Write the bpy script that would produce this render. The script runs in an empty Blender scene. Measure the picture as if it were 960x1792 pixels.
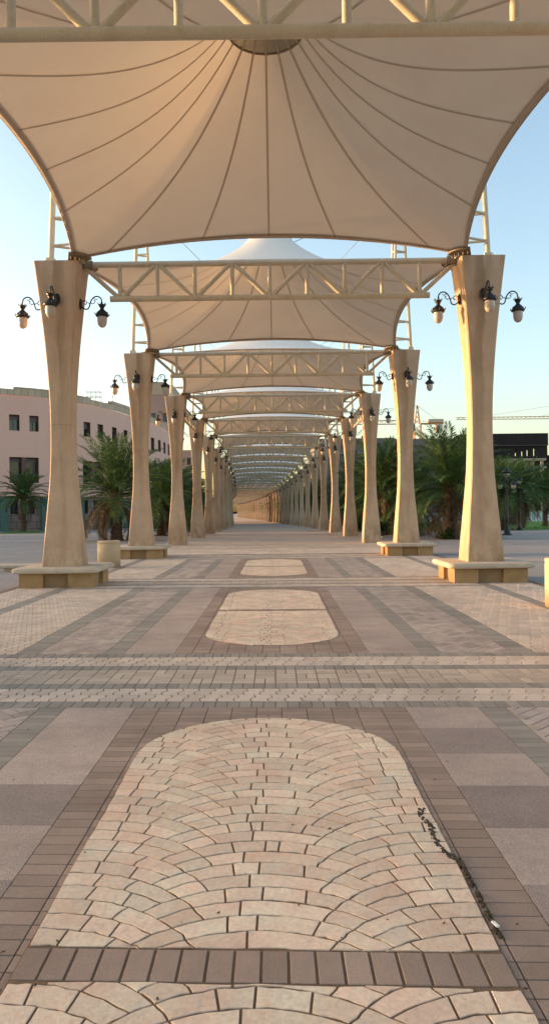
import bpy, math, random
from mathutils import Vector, Matrix
R = math.radians
C = bpy.context.scene.collection
SC = bpy.context.scene
rnd = random.Random(7)

# ------------------------------------------------------------------ camera
cam_d = bpy.data.cameras.new('camera'); cam = bpy.data.objects.new('camera', cam_d); C.objects.link(cam)
cam_d.sensor_fit = 'VERTICAL'; cam_d.sensor_height = 36; cam_d.sensor_width = 36
cam_d.lens = 1304 / 1792 * 36; cam_d.clip_start = 0.05; cam_d.clip_end = 6000
cam.matrix_world = (Matrix.Translation((0.07, 0, 1.62)) @ Matrix.Rotation(R(0.09), 4, 'Z')
                    @ Matrix.Rotation(R(90 - 0.09), 4, 'X') @ Matrix.Rotation(R(-0.7), 4, 'Z'))
SC.camera = cam

# ------------------------------------------------------------------ light
SUN_EL, SUN_ROT = 5.5, 281.0          # sun low on the left, a little beyond the columns
w = bpy.data.worlds.new('World'); SC.world = w; w.use_nodes = True
wn = w.node_tree.nodes; wl = w.node_tree.links
bg = wn['Background']; sky = wn.new('ShaderNodeTexSky'); sky.sky_type = 'NISHITA'; sky.sun_disc = False
sky.sun_elevation = R(SUN_EL); sky.sun_rotation = R(SUN_ROT)
sky.air_density = 1.0; sky.dust_density = 4.5; sky.ozone_density = 1.0; sky.altitude = 600
wl.new(sky.outputs[0], bg.inputs[0]); bg.inputs[1].default_value = 0.15
sd = bpy.data.lights.new('sun', 'SUN'); sun = bpy.data.objects.new('sun', sd); C.objects.link(sun)
sd.energy = 2.0; sd.angle = R(0.6); sd.color = (1.0, 0.62, 0.34)
sv = Vector((math.sin(R(SUN_ROT)) * math.cos(R(SUN_EL)), math.cos(R(SUN_ROT)) * math.cos(R(SUN_EL)), math.sin(R(SUN_EL))))
sun.rotation_euler = sv.to_track_quat('Z', 'Y').to_euler()
SC.view_settings.view_transform = 'Standard'; SC.view_settings.look = 'None'
SC.view_settings.gamma = 1; SC.view_settings.use_curve_mapping = False
SC.view_settings.exposure = 2.12
SC.render.engine = 'CYCLES'; SC.cycles.max_bounces = 8; SC.cycles.diffuse_bounces = 4

# ------------------------------------------------------------------ helpers
class MB:
    """collects faces, then links them as ONE mesh object"""
    def __init__(s): s.v = []; s.f = []; s.m = []; s.sm = []
    def add(s, vs, fs, mi=0, smooth=False):
        b = len(s.v); s.v += [tuple(p) for p in vs]
        for f in fs: s.f.append(tuple(i + b for i in f)); s.m.append(mi); s.sm.append(smooth)
    def box(s, x0, x1, y0, y1, z0, z1, mi=0, bev=0.0, M=None):
        if bev > 0:
            b = bev; vs = []
            lv = [(z0, b), (z0 + b, 0), (z1 - b, 0), (z1, b)]
            for z, i in lv:
                xa, xb, ya, yb = x0 + i, x1 - i, y0 + i, y1 - i
                c = b * .6
                vs += [(xa + c, ya, z), (xb - c, ya, z), (xb, ya + c, z), (xb, yb - c, z), (xb - c, yb, z), (xa + c, yb, z), (xa, yb - c, z), (xa, ya + c, z)]
            fs = [tuple(reversed(range(8))), tuple(range(24, 32))]
            for k in range(3):
                for i in range(8):
                    j = (i + 1) % 8; fs.append((k*8+i, k*8+j, k*8+8+j, k*8+8+i))
        else:
            vs = [(x0,y0,z0),(x1,y0,z0),(x1,y1,z0),(x0,y1,z0),(x0,y0,z1),(x1,y0,z1),(x1,y1,z1),(x0,y1,z1)]
            fs = [(0,3,2,1),(4,5,6,7),(0,1,5,4),(1,2,6,5),(2,3,7,6),(3,0,4,7)]
        if M: vs = [M @ Vector(p) for p in vs]
        s.add(vs, fs, mi)
    def tube(s, pts, rad, n=10, mi=0, cap=True):
        pts = [Vector(p) for p in pts]; m = len(pts)
        rs = rad if isinstance(rad, (list, tuple)) else [rad] * m
        vs = []; fs = []; prev = None
        for i, p in enumerate(pts):
            t = (pts[min(i+1, m-1)] - pts[max(i-1, 0)]).normalized()
            if prev is None:
                a = Vector((0,0,1)) if abs(t.z) < .9 else Vector((1,0,0)); u = t.cross(a).normalized()
            else: u = (prev - t * prev.dot(t)).normalized()
            prev = u; v = t.cross(u)
            for k in range(n):
                a = 2*math.pi*k/n; vs.append(p + (u*math.cos(a) + v*math.sin(a)) * rs[i])
        for i in range(m-1):
            for k in range(n):
                j = (k+1) % n; fs.append((i*n+k, i*n+j, i*n+n+j, i*n+n+k))
        s.add(vs, fs, mi, True)
        if cap:
            s.add(vs[:n], [tuple(reversed(range(n)))], mi); s.add(vs[-n:], [tuple(range(n))], mi)
    def lathe(s, prof, o=(0,0,0), n=16, mi=0, smooth=True, M=None):
        vs = []; fs = []
        for r, z in prof:
            for k in range(n):
                a = 2*math.pi*k/n; vs.append(Vector((o[0]+r*math.cos(a), o[1]+r*math.sin(a), o[2]+z)))
        for i in range(len(prof)-1):
            for k in range(n):
                j = (k+1) % n; fs.append((i*n+k, i*n+j, i*n+n+j, i*n+n+k))
        if M: vs = [M @ p for p in vs]
        s.add(vs, fs, mi, smooth)
    def build(s, name, mat, parent=None):
        me = bpy.data.meshes.new(name); me.from_pydata(s.v, [], s.f)
        for m in (mat if isinstance(mat, (list, tuple)) else [mat]): me.materials.append(m)
        me.polygons.foreach_set('material_index', s.m); me.polygons.foreach_set('use_smooth', s.sm); me.update()
        o = bpy.data.objects.new(name, me); C.objects.link(o)
        if parent: o.parent = parent
        return o

def tag(o, label=None, cat=None, group=None, kind=None):
    if label and not kind: kind = 'thing'
    if label: o['label'] = label
    if cat: o['category'] = cat
    if group: o['group'] = group
    if kind: o['kind'] = kind
    return o
def empty(name, loc=(0,0,0), rz=0):
    o = bpy.data.objects.new(name, None); C.objects.link(o); o.location = loc; o.rotation_euler = (0,0,rz); return o
def copy_tree(o, parent=None):
    c = o.copy(); C.objects.link(c)
    if parent: c.parent = parent
    for ch in [x for x in C.objects if x.parent == o]: copy_tree(ch, c)
    return c
ORD = ['zeroth','first','second','third','fourth','fifth','sixth','seventh','eighth','ninth','tenth','eleventh','twelfth','thirteenth','fourteenth','fifteenth','sixteenth']

# ------------------------------------------------------------------ materials
def new_mat(name, col, rough=.8, spec=.3):
    m = bpy.data.materials.new(name); m.use_nodes = True; n = m.node_tree.nodes; b = n['Principled BSDF']
    b.inputs['Base Color'].default_value = (*col, 1); b.inputs['Roughness'].default_value = rough
    b.inputs['Specular IOR Level'].default_value = spec
    return m, n, m.node_tree.links, b
def coords(n, l, mode='object', scale=(1,1,1), rand=False):
    if mode == 'world': out = n.new('ShaderNodeNewGeometry').outputs['Position']
    else: out = n.new('ShaderNodeTexCoord').outputs['Object']
    if rand:
        oi = n.new('ShaderNodeObjectInfo'); mu = n.new('ShaderNodeMath'); mu.operation = 'MULTIPLY'; mu.inputs[1].default_value = 47
        l.new(oi.outputs['Random'], mu.inputs[0]); va = n.new('ShaderNodeVectorMath'); va.operation = 'ADD'
        l.new(out, va.inputs[0]); l.new(mu.outputs[0], va.inputs[1]); out = va.outputs[0]
    mp = n.new('ShaderNodeMapping'); mp.inputs['Scale'].default_value = scale; l.new(out, mp.inputs[0])
    return mp.outputs[0]
def noise(n, l, vec, scale, detail=4, rough=.55, dist=0):
    t = n.new('ShaderNodeTexNoise'); t.inputs['Scale'].default_value = scale; t.inputs['Detail'].default_value = detail
    t.inputs['Roughness'].default_value = rough; t.inputs['Distortion'].default_value = dist; l.new(vec, t.inputs['Vector']); return t.outputs['Fac']
def ramp(n, l, fac, stops):
    r = n.new('ShaderNodeValToRGB'); l.new(fac, r.inputs[0]); e = r.color_ramp.elements
    while len(e) < len(stops): e.new(.5)
    for i, (p, c) in enumerate(stops):
        e[i].position = p; e[i].color = (*c, 1) if isinstance(c, (tuple, list)) else (c, c, c, 1)
    return r.outputs[0]
def mix(n, l, a, b, fac, mode='MIX'):
    m = n.new('ShaderNodeMix'); m.data_type = 'RGBA'; m.blend_type = mode
    for s, v in ((m.inputs[0], fac), (m.inputs[6], a), (m.inputs[7], b)):
        if isinstance(v, bpy.types.NodeSocket): l.new(v, s)
        elif isinstance(v, (tuple, list)): s.default_value = (*v, 1)
        else: s.default_value = v
    return m.outputs[2]
def bump(n, l, b, h, strength=.3, dist=.01, prev=None):
    t = n.new('ShaderNodeBump'); t.inputs['Strength'].default_value = strength; t.inputs['Distance'].default_value = dist
    l.new(h, t.inputs['Height']);
    if prev: l.new(prev, t.inputs['Normal'])
    l.new(t.outputs[0], b.inputs['Normal']); return t.outputs[0]
def rough_stone(name, c1, c2, scale=3, stain=None, island=0.0, bstr=.35, bdist=.004, mode='object', fine=60, rough=.85, rand=False, stain_scale=1.3, vstreak=False):
    m, n, l, b = new_mat(name, c1, rough)
    v = coords(n, l, mode, rand=rand)
    col = ramp(n, l, noise(n, l, v, scale, 6, .6), [(.3, c1), (.7, c2)])
    g = ramp(n, l, noise(n, l, v, fine, 3, .7), [(.25, .82), (.75, 1.12)]); col = mix(n, l, col, g, 1.0, 'MULTIPLY')
    if stain:
        sc = (1,1,.16) if vstreak else (1,1,1)
        v2 = coords(n, l, mode, sc, rand=rand)
        st = ramp(n, l, noise(n, l, v2, stain_scale, 5, .6, .4), [(.5, 0), (.74, .6)]); col = mix(n, l, col, stain, st)
    if mode == 'world' and island:
        col = mix(n, l, col, ramp(n, l, noise(n, l, v, .55, 6, .65), [(.3, .84), (.7, 1.09)]), 1.0, 'MULTIPLY')
    if island:
        ge = n.new('ShaderNodeNewGeometry'); i = ramp(n, l, ge.outputs['Random Per Island'], [(0, 1-island), (1, 1+island*.7)])
        col = mix(n, l, col, i, 1.0, 'MULTIPLY')
    l.new(col, b.inputs['Base Color'])
    p = bump(n, l, b, noise(n, l, v, fine, 4, .7), bstr, bdist)
    bump(n, l, b, noise(n, l, v, fine*.22, 3, .6), bstr, bdist*2.2, p)
    return m
M = {}
M['column'] = rough_stone('tan_render_with_water_streaks', (0.512,0.351,0.237), (0.620,0.432,0.291), 2.0, (0.302,0.161,0.075), bstr=.25, bdist=.003, rand=True, vstreak=True, stain_scale=2.3, fine=70)
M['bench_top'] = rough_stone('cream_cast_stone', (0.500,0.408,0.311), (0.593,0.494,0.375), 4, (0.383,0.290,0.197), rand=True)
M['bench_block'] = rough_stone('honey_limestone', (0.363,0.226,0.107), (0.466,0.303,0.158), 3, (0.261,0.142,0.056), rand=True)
M['bench_recess'] = rough_stone('darker_brown_stone_panel', (0.297,0.186,0.100), (0.356,0.231,0.126), 3, rand=True)  # darker brown than the corner blocks, used for bench panels and bin liner
M['bollard'] = rough_stone('pale_cylinder_stone', (0.468,0.361,0.232), (0.559,0.435,0.288), 3, (0.377,0.274,0.158), rand=True)
M['paver_brown'] = rough_stone('mauve_brown_brick', (0.326,0.228,0.175), (0.407,0.291,0.229), 2, (0.254,0.177,0.136), island=.16, mode='world', fine=110)
M['paver_gray'] = rough_stone('slate_gray_brick', (0.294,0.251,0.211), (0.371,0.317,0.267), 2, None, island=.16, mode='world', fine=110)
M['paver_red'] = rough_stone('pinkish_herringbone_brick', (0.403,0.317,0.274), (0.510,0.413,0.359), 1.2, None, island=.2, mode='world', fine=110)
M['paver_yellow'] = rough_stone('cream_interlocking_paver', (0.602,0.475,0.376), (0.722,0.572,0.464), 1.2, (0.509,0.402,0.333), island=.12, mode='world', fine=110)
M['paver_tan'] = rough_stone('pink_tan_paver', (0.525,0.403,0.311), (0.610,0.476,0.366), 1.4, None, island=.14, mode='world', fine=110)
M['stamped'] = rough_stone('cream_stamped_concrete', (0.800,0.543,0.405), (0.800,0.672,0.508), 3.2, (0.717,0.411,0.279), island=.13, mode='world', fine=45, bstr=.55, bdist=.006, stain_scale=4.5)
M['granite'] = rough_stone('speckled_pink_granite', (0.453,0.340,0.284), (0.507,0.390,0.328), 1.5, None, island=.09, mode='world', fine=130, bstr=.1)
M['granite_dark'] = rough_stone('speckled_gray_granite', (0.307,0.234,0.202), (0.359,0.274,0.239), 1.5, None, island=.09, mode='world', fine=130, bstr=.1)
M['joint'] = rough_stone('dark_brown_joint', (0.164,0.103,0.062), (0.233,0.146,0.091), 6, (0.095,0.065,0.043), mode='world', fine=120, bstr=.6)
M['mortar'] = rough_stone('brown_sandy_joint', (.19,.125,.08), (.26,.17,.11), 6, (.12,.08,.055), mode='world', fine=120, bstr=.6)
for key_ in ('granite', 'granite_dark'):
    n_, l_ = M[key_].node_tree.nodes, M[key_].node_tree.links; b_ = n_['Principled BSDF']; o_ = b_.inputs['Base Color'].links[0].from_socket
    v_ = coords(n_, l_, 'world'); c_ = mix(n_, l_, o_, ramp(n_, l_, noise(n_, l_, v_, 190, 2, .8), [(.36, .62), (.5, 1.0), (.64, 1.28)]), 1.0, 'MULTIPLY')
    c_ = mix(n_, l_, c_, ramp(n_, l_, noise(n_, l_, v_, 2.3, 5, .65), [(.3, .86), (.7, 1.1)]), 1.0, 'MULTIPLY'); l_.new(c_, b_.inputs['Base Color'])
M['dirt'] = rough_stone('dark_gap_dirt', (0.043,0.032,0.022), (0.097,0.081,0.049), 30, (0.065,0.070,0.027), mode='world', fine=150, bstr=.8, bdist=.01, stain_scale=12)
M['steel'] = rough_stone('cream_painted_steel', (0.569,0.477,0.340), (0.637,0.536,0.383), 3, (0.433,0.327,0.198), bstr=.08, bdist=.002, rand=True, rough=.5, stain_scale=4)
M['steel_dark'] = rough_stone('grimy_steel_plate', (.17,.125,.08), (.30,.23,.15), 12, rand=True, rough=.6)
M['iron'] = new_mat('black_cast_iron', (.012,.011,.011), .45, .5)[0]
M['cable'] = new_mat('gray_wire_rope', (.25,.24,.22), .5, .5)[0]

def streak(m):
    n, l = m.node_tree.nodes, m.node_tree.links; b = n['Principled BSDF']; old = b.inputs['Base Color'].links[0].from_socket
    tc = n.new('ShaderNodeTexCoord'); sx_ = n.new('ShaderNodeSeparateXYZ'); l.new(tc.outputs['Object'], sx_.inputs[0])
    v = coords(n, l, 'object', (1,1,.22), rand=True); nz = noise(n, l, v, 4, 4, .6, .5)
    ad = n.new('ShaderNodeMath'); ad.operation = 'MULTIPLY_ADD'; ad.inputs[1].default_value = .35; l.new(nz, ad.inputs[0]); l.new(sx_.outputs[0], ad.inputs[2])
    mk = ramp(n, l, ad.outputs[0], [(.12, 0), (.18, .55), (.30, .4), (.42, 0)])
    zr_ = n.new('ShaderNodeMapRange'); zr_.inputs[1].default_value = 1.0; zr_.inputs[2].default_value = 6.5; l.new(sx_.outputs[2], zr_.inputs[0])
    mm = n.new('ShaderNodeMath'); mm.operation = 'MULTIPLY'; l.new(mk, mm.inputs[0]); l.new(zr_.outputs[0], mm.inputs[1])
    c_ = mix(n, l, old, (.20,.125,.06), mm.outputs[0])
    zb_ = n.new('ShaderNodeMapRange'); zb_.inputs[1].default_value = .44; zb_.inputs[2].default_value = 1.25; zb_.inputs[3].default_value = .62; zb_.inputs[4].default_value = 0; l.new(sx_.outputs[2], zb_.inputs[0])
    nb = ramp(n, l, noise(n, l, coords(n, l, 'object', (1,1,.5), rand=True), 5, 5, .7), [(.38, 0), (.62, 1)]); m3 = n.new('ShaderNodeMath'); m3.operation = 'MULTIPLY'; l.new(nb, m3.inputs[0]); l.new(zb_.outputs[0], m3.inputs[1])
    l.new(mix(n, l, c_, (.23,.155,.09), m3.outputs[0]), b.inputs['Base Color'])
streak(M['column'])
def mk_glass():
    m, n, l, b = new_mat('frosted_lamp_glass', (.52,.44,.37), .35, .5)
    b.inputs['Subsurface Weight'].default_value = .35; b.inputs['Subsurface Radius'].default_value = (.08,.06,.05); b.inputs['Subsurface Scale'].default_value = .5
    return m
M['lamp_glass'] = mk_glass()
def mk_fabric(name, c1, c2, tr, outer=None):
    m, n, l, b = new_mat(name, c1, .75, .15)
    v = coords(n, l, 'object', rand=True)
    col = ramp(n, l, noise(n, l, v, .9, 5, .6), [(.3, c1), (.7, c2)])
    v2 = coords(n, l, 'object', (1,1,1), rand=True)
    sp = ramp(n, l, noise(n, l, v2, 5.5, 5, .75), [(.70, 0), (.80, .35)]); col = mix(n, l, col, (.20,.15,.10), sp)
    if outer:
        bf = n.new('ShaderNodeNewGeometry'); col = mix(n, l, col, outer, bf.outputs['Backfacing'])
    l.new(col, b.inputs['Base Color'])
    t = n.new('ShaderNodeBsdfTranslucent'); l.new(col, t.inputs[0]); ms = n.new('ShaderNodeMixShader'); ms.inputs[0].default_value = tr
    l.new(b.outputs[0], ms.inputs[1]); l.new(t.outputs[0], ms.inputs[2]); l.new(ms.outputs[0], n['Material Output'].inputs[0])
    bump(n, l, b, noise(n, l, v, 1.5, 4), .3, .04)
    return m
M['fabric'] = mk_fabric('cream_tensile_fabric', (0.766,0.630,0.489), (0.800,0.691,0.535), .13, outer=(.78,.75,.70))
M['fabric_seam'] = mk_fabric('doubled_fabric_seam', (0.552,0.450,0.342), (0.600,0.486,0.372), .12)
M['fabric_cap'] = mk_fabric('darker_peak_fabric', (0.316,0.263,0.181), (0.351,0.298,0.211), .12)  # darker tone of the canopy fabric for the peak cap
M['pink'] = rough_stone('mauve_pink_render', (0.761,0.436,0.338), (0.800,0.463,0.357), .25, None, bstr=.1, mode='world', fine=20)
M['pink_dark'] = rough_stone('dusty_rose_render', (.37,.25,.205), (.40,.275,.23), .25, None, bstr=.1, mode='world', fine=20)
M['tan_wall'] = rough_stone('tan_render', (.42,.33,.24), (.46,.36,.27), .3, None, mode='world', fine=20)
def mk_blocks(name, c1, c2, mortar, bw, bh, mode='object', rot=(R(90),0,0), ms=.012, bs=.3, offset=.5):
    m, n, l, b = new_mat(name, c1, .85)
    tc = n.new('ShaderNodeTexCoord') if mode != 'world' else None
    src = tc.outputs['Object'] if mode == 'object' else (tc.outputs['UV'] if mode == 'uv' else n.new('ShaderNodeNewGeometry').outputs['Position'])
    mp = n.new('ShaderNodeMapping'); mp.inputs['Rotation'].default_value = rot; l.new(src, mp.inputs[0])
    br = n.new('ShaderNodeTexBrick'); br.inputs['Color1'].default_value = (*c1,1); br.inputs['Color2'].default_value = (*c2,1); br.inputs['Mortar'].default_value = (*mortar,1)
    br.inputs['Scale'].default_value = 1; br.inputs['Mortar Size'].default_value = ms; br.inputs['Brick Width'].default_value = bw; br.inputs['Row Height'].default_value = bh; br.offset = offset
    br.inputs['Mortar Smooth'].default_value = .3
    l.new(mp.outputs[0], br.inputs['Vector'])
    g = ramp(n, l, noise(n, l, mp.outputs[0], .35, 5, .65), [(.25, .84), (.75, 1.12)])
    g2 = ramp(n, l, noise(n, l, mp.outputs[0], 14, 4, .7), [(.25, .88), (.75, 1.1)])
    l.new(mix(n, l, mix(n, l, br.outputs['Color'], g, 1, 'MULTIPLY'), g2, 1, 'MULTIPLY'), b.inputs['Base Color'])
    t = n.new('ShaderNodeBump'); t.inputs['Strength'].default_value = bs; t.inputs['Distance'].default_value = .01; t.invert = True
    l.new(br.outputs['Fac'], t.inputs['Height']); l.new(t.outputs[0], b.inputs['Normal'])
    return m
M['plaza'] = mk_blocks('gray_mauve_plaza_pavers', (0.303,0.275,0.258), (0.371,0.332,0.310), (0.203,0.171,0.153), .2, .1, 'world', (0,0,R(0)))
M['walk_far'] = mk_blocks('tan_gray_walk_pavers', (0.486,0.380,0.308), (0.567,0.446,0.365), (0.324,0.243,0.194), .2, .2, 'world', (0,0,0))
M['clad'] = mk_blocks('brown_stone_cladding', (.22,.15,.115), (.30,.21,.16), (.07,.045,.035), 1.1, .75, 'uv', (0,0,0), .03)
M['parapet'] = mk_blocks('tan_parapet_blocks', (.60,.44,.31), (.50,.36,.25), (.28,.19,.13), .75, .9, 'uv', (0,0,0), .03, offset=0)
M['glass'] = new_mat('dark_window_glass', (.02,.035,.035), .08, .6)[0]
M['reveal'] = new_mat('brown_window_reveal', (.13,.075,.055), .6)[0]
M['shutter'] = new_mat('mauve_roller_blind', (.16,.125,.115), .6)[0]
M['teal'] = rough_stone('faded_teal_panel', (.085,.145,.115), (.105,.175,.14), .6, None, mode='world', fine=10)
M['gray_wall'] = rough_stone('gray_concrete', (.155,.135,.12), (.19,.165,.145), .5, (.11,.09,.08), mode='world', fine=6)
M['gray_light'] = rough_stone('light_gray_concrete', (.26,.235,.215), (.31,.28,.255), .5, None, mode='world', fine=6)
M['black_wall'] = rough_stone('charcoal_netting', (.018,.013,.014), (.030,.023,.024), .6, None, mode='world', fine=3)
M['raw_stone'] = rough_stone('unfinished_stone_frame', (.34,.26,.19), (.42,.33,.25), .5, None, mode='world', fine=5)
M['crane'] = new_mat('yellow_crane_paint', (.45,.20,.05), .6)[0]
M['concrete_w'] = new_mat('pale_concrete_counterweight', (.5,.42,.34), .8)[0]
M['white_wall'] = new_mat('white_boundary_wall', (.6,.62,.64), .8)[0]
M['lawn'] = rough_stone('short_lawn', (0.106,0.213,0.037), (0.150,0.288,0.062), .3, None, mode='world', fine=8)
M['plaza_pale'] = rough_stone('pale_plaza_band', (.40,.32,.27), (.46,.37,.31), 1, None, mode='world', fine=60)
def mk_leaf(name, c1, c2, tr=.25):
    m, n, l, b = new_mat(name, c1, .6, .25)
    ge = n.new('ShaderNodeNewGeometry'); v = coords(n, l, 'object')
    f = noise(n, l, v, 1.4, 3)
    c = mix(n, l, ramp(n, l, f, [(.3, c1), (.7, c2)]), ramp(n, l, ge.outputs['Random Per Island'], [(0, .6), (1, 1.35)]), 1, 'MULTIPLY')
    l.new(c, b.inputs['Base Color'])
    t = n.new('ShaderNodeBsdfTranslucent'); l.new(c, t.inputs[0]); ms = n.new('ShaderNodeMixShader'); ms.inputs[0].default_value = tr
    l.new(b.outputs[0], ms.inputs[1]); l.new(t.outputs[0], ms.inputs[2]); l.new(ms.outputs[0], n['Material Output'].inputs[0])
    return m
M['frond'] = mk_leaf('date_palm_frond', (0.053,0.101,0.027), (0.098,0.161,0.050))
M['frond_dead'] = mk_leaf('dry_palm_frond', (.10,.062,.030), (.17,.11,.06), .15)
M['palm_core'] = mk_leaf('yellow_frond_bases', (.13,.085,.02), (.19,.13,.035), .1)
M['trunk'] = rough_stone('shaggy_palm_trunk', (.075,.045,.028), (.15,.095,.06), 4, None, fine=25, bstr=.8, bdist=.03)
M['shrub'] = mk_leaf('dark_shrub_leaf', (.022,.05,.014), (.05,.095,.025))
M['shrub_y'] = mk_leaf('yellow_green_shrub_leaf', (.09,.10,.02), (.05,.09,.02))
M['paper'] = new_mat('white_paper_scrap', (.8,.8,.78), .7)[0]

# ------------------------------------------------------------------ ground shape and the curve of the walk
KN = [(-60,0),(50,0),(85,-.3),(133,-.75),(200,-1.05),(300,-1.3),(900,-1.4),(4000,-1.4)]
def zg(y):
    if y <= KN[0][0]: return 0.0
    for (a, za), (b, zb) in zip(KN, KN[1:]):
        if y <= b: return za + (zb - za) * (y - a) / (b - a)
    return KN[-1][1]
def cx(y): return 0.0 if y < 40 else -.0022 * (y - 40) ** 1.6
def hd(y): return 0.0 if y < 40 else math.atan(.0022 * 1.6 * (y - 40) ** .6)   # rotation about z, towards the left
ys = sorted(set([-60,-20,0,27.6,38] + [k[0] for k in KN[1:]] + list(range(40, 60, 5)) + list(range(60, 420, 8)) + [600]))
g = MB()
for a, b in zip(ys + [900, 4000], (ys + [900, 4000])[1:]):
    if a >= 900 and b > 900: pass
    if b <= a: continue
    g.add([(-2500,a,zg(a)),(2500,a,zg(a)),(2500,b,zg(b)),(-2500,b,zg(b))], [(0,1,2,3)])
tag(g.build('ground', M['plaza']), kind='structure')
g = MB()
fy = [y for y in ys if y >= 38 and y <= 416]
for a, b in zip(fy, fy[1:]):
    g.add([(cx(a)-5.6,a,zg(a)+.006),(cx(a)+5.6,a,zg(a)+.006),(cx(b)+5.6,b,zg(b)+.006),(cx(b)-5.6,b,zg(b)+.006)], [(0,1,2,3)])
tag(g.build('walkway', M['walk_far']), kind='structure')

# ------------------------------------------------------------------ paving of the near walk, stone by stone
SH = -.04                                  # the cross bands run very slightly askew
def sheared(p): return (p[0], p[1] + SH * p[0])
def clip(poly, a, b, c):                    # keep a*x+b*y<=c
    out = []
    for i in range(len(poly)):
        p, q = poly[i], poly[(i+1) % len(poly)]; dp = a*p[0]+b*p[1]-c; dq = a*q[0]+b*q[1]-c
        if dp <= 0: out.append(p)
        if (dp < 0 < dq) or (dq < 0 < dp):
            t = dp / (dp - dq); out.append((p[0]+t*(q[0]-p[0]), p[1]+t*(q[1]-p[1])))
    return out
def clip_rect(poly, r):
    for a, b, c in ((1,0,r[1]),(-1,0,-r[0]),(0,1,r[3]),(0,-1,-r[2])):
        if len(poly) < 3: return []
        poly = clip(poly, a, b, c)
    return poly
def area(p): return .5*sum(p[i][0]*p[(i+1)%len(p)][1]-p[(i+1)%len(p)][0]*p[i][1] for i in range(len(p)))
def dedupe(p, e=1e-4):
    out = []
    for q in p:
        if not out or abs(q[0]-out[-1][0])+abs(q[1]-out[-1][1]) > e: out.append(q)
    while len(out) > 2 and abs(out[0][0]-out[-1][0])+abs(out[0][1]-out[-1][1]) <= e: out.pop()
    return out
def inset(p, d):
    n = len(p); out = []
    for i in range(n):
        a, b, c = p[i-1], p[i], p[(i+1)%n]
        e1 = (b[0]-a[0], b[1]-a[1]); e2 = (c[0]-b[0], c[1]-b[1]); l1 = math.hypot(*e1) or 1e-9; l2 = math.hypot(*e2) or 1e-9
        n1 = (-e1[1]/l1, e1[0]/l1); n2 = (-e2[1]/l2, e2[0]/l2); s = (n1[0]+n2[0], n1[1]+n2[1]); q = 1+n1[0]*n2[0]+n1[1]*n2[1]
        q = max(q, .45); out.append((b[0]+s[0]*d/q, b[1]+s[1]*d/q))
    return out
def stone(mb, poly, z, gap=.003, bev=.0022, jit=.0, mi=0, amin=.0006):
    poly = dedupe(poly)
    if len(poly) < 3: return
    if area(poly) < 0: poly = poly[::-1]
    if area(poly) < amin: return
    lo = inset(poly, gap); hi = inset(poly, gap + bev)
    if area(hi) < amin*.3: return
    tx, ty = (rnd.uniform(-jit, jit), rnd.uniform(-jit, jit)); c = (sum(p[0] for p in hi)/len(hi), sum(p[1] for p in hi)/len(hi)); dz = rnd.uniform(-jit, jit)*.1
    n = len(poly); vs = []
    for p in lo: q = sheared(p); vs.append((q[0], q[1], z-.010))
    for p in lo: q = sheared(p); vs.append((q[0], q[1], z-bev*.7))
    for p in hi: q = sheared(p); vs.append((q[0], q[1], z+dz+tx*(p[0]-c[0])+ty*(p[1]-c[1])))
    fs = [tuple(range(2*n, 3*n))]
    for i in range(n):
        j = (i+1)%n; fs.append((i,j,n+j,n+i)); fs.append((n+i,n+j,2*n+j,2*n+i))
    mb.add(vs, fs, mi)
def rect(x0,x1,y0,y1): return [(x0,y0),(x1,y0),(x1,y1),(x0,y1)]
def rows(mb, r, bw, bh, z=.012, off=0., **k):
    y = r[2]; i = 0
    while y < r[3]-1e-4:
        x = r[0] - (off*bw if i % 2 else 0)
        while x < r[1]-1e-4:
            p = clip_rect(rect(x, x+bw, y, min(y+bh, r[3])), r)
            if len(p) >= 3: stone(mb, p, z, **k)
            x += bw
        y += bh; i += 1
def cobbles(mb, r, z=.012, w=.145, h=.225):
    ny = max(1, round((r[3]-r[2])/h)); h = (r[3]-r[2])/ny; k = .018
    for i in range(ny):
        y = r[2]+i*h; x = r[0]-w*(1+.5*(i%2))
        while x < r[1]:
            e = [(0,0,),( -k, .22*h),(-k,.40*h),(k,.60*h),(k,.78*h),(0,h)]
            p = [(x+w+a, y+b) for a, b in e] + [(x+a, y+b) for a, b in reversed(e)]
            p = clip_rect(p, r)
            if len(p) >= 3: stone(mb, p, z, gap=.0058, jit=.010)
            x += w
def herring(mb, r, z=.012, s=.1):
    c = math.cos(R(45)); x0, y0 = (r[0]+r[1])/2, r[2]
    N = int((r[3]-r[2]+r[1]-r[0])/s)+8
    for i in range(-N, N*2):
        for j in range(-N, N):
            ox, oy = i + 2*j, i - 2*j
            for q in (rect(0,2,0,1), rect(2,3,-1,1)):
                p = [((a+ox)*s, (b+oy)*s) for a, b in q]; p = [(x0+(a-b)*c, y0+(a+b)*c) for a, b in p]
                mx = sum(t[0] for t in p)/4; my = sum(t[1] for t in p)/4
                if mx < r[0]-.15 or mx > r[1]+.15 or my < r[2]-.15 or my > r[3]+.15: continue
                p = clip_rect(p, r)
                if len(p) >= 3: stone(mb, p, z, gap=.0055, jit=.012)
def basket(mb, r, z=.012):
    s = .2; j = 0; y = r[2]
    while y < r[3]-1e-4:
        x = r[0]; i = 0
        while x < r[1]-1e-4:
            for t in range(2):
                q = rect(x, x+s, y+t*s/2, y+(t+1)*s/2) if (i+j)%3 else rect(x+t*s/2, x+(t+1)*s/2, y, y+s)
                p = clip_rect(q, r)
                if len(p) >= 3: stone(mb, p, z, gap=.0045, jit=.008)
            x += s; i += 1
        y += s; j += 1
RA = .87
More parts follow.
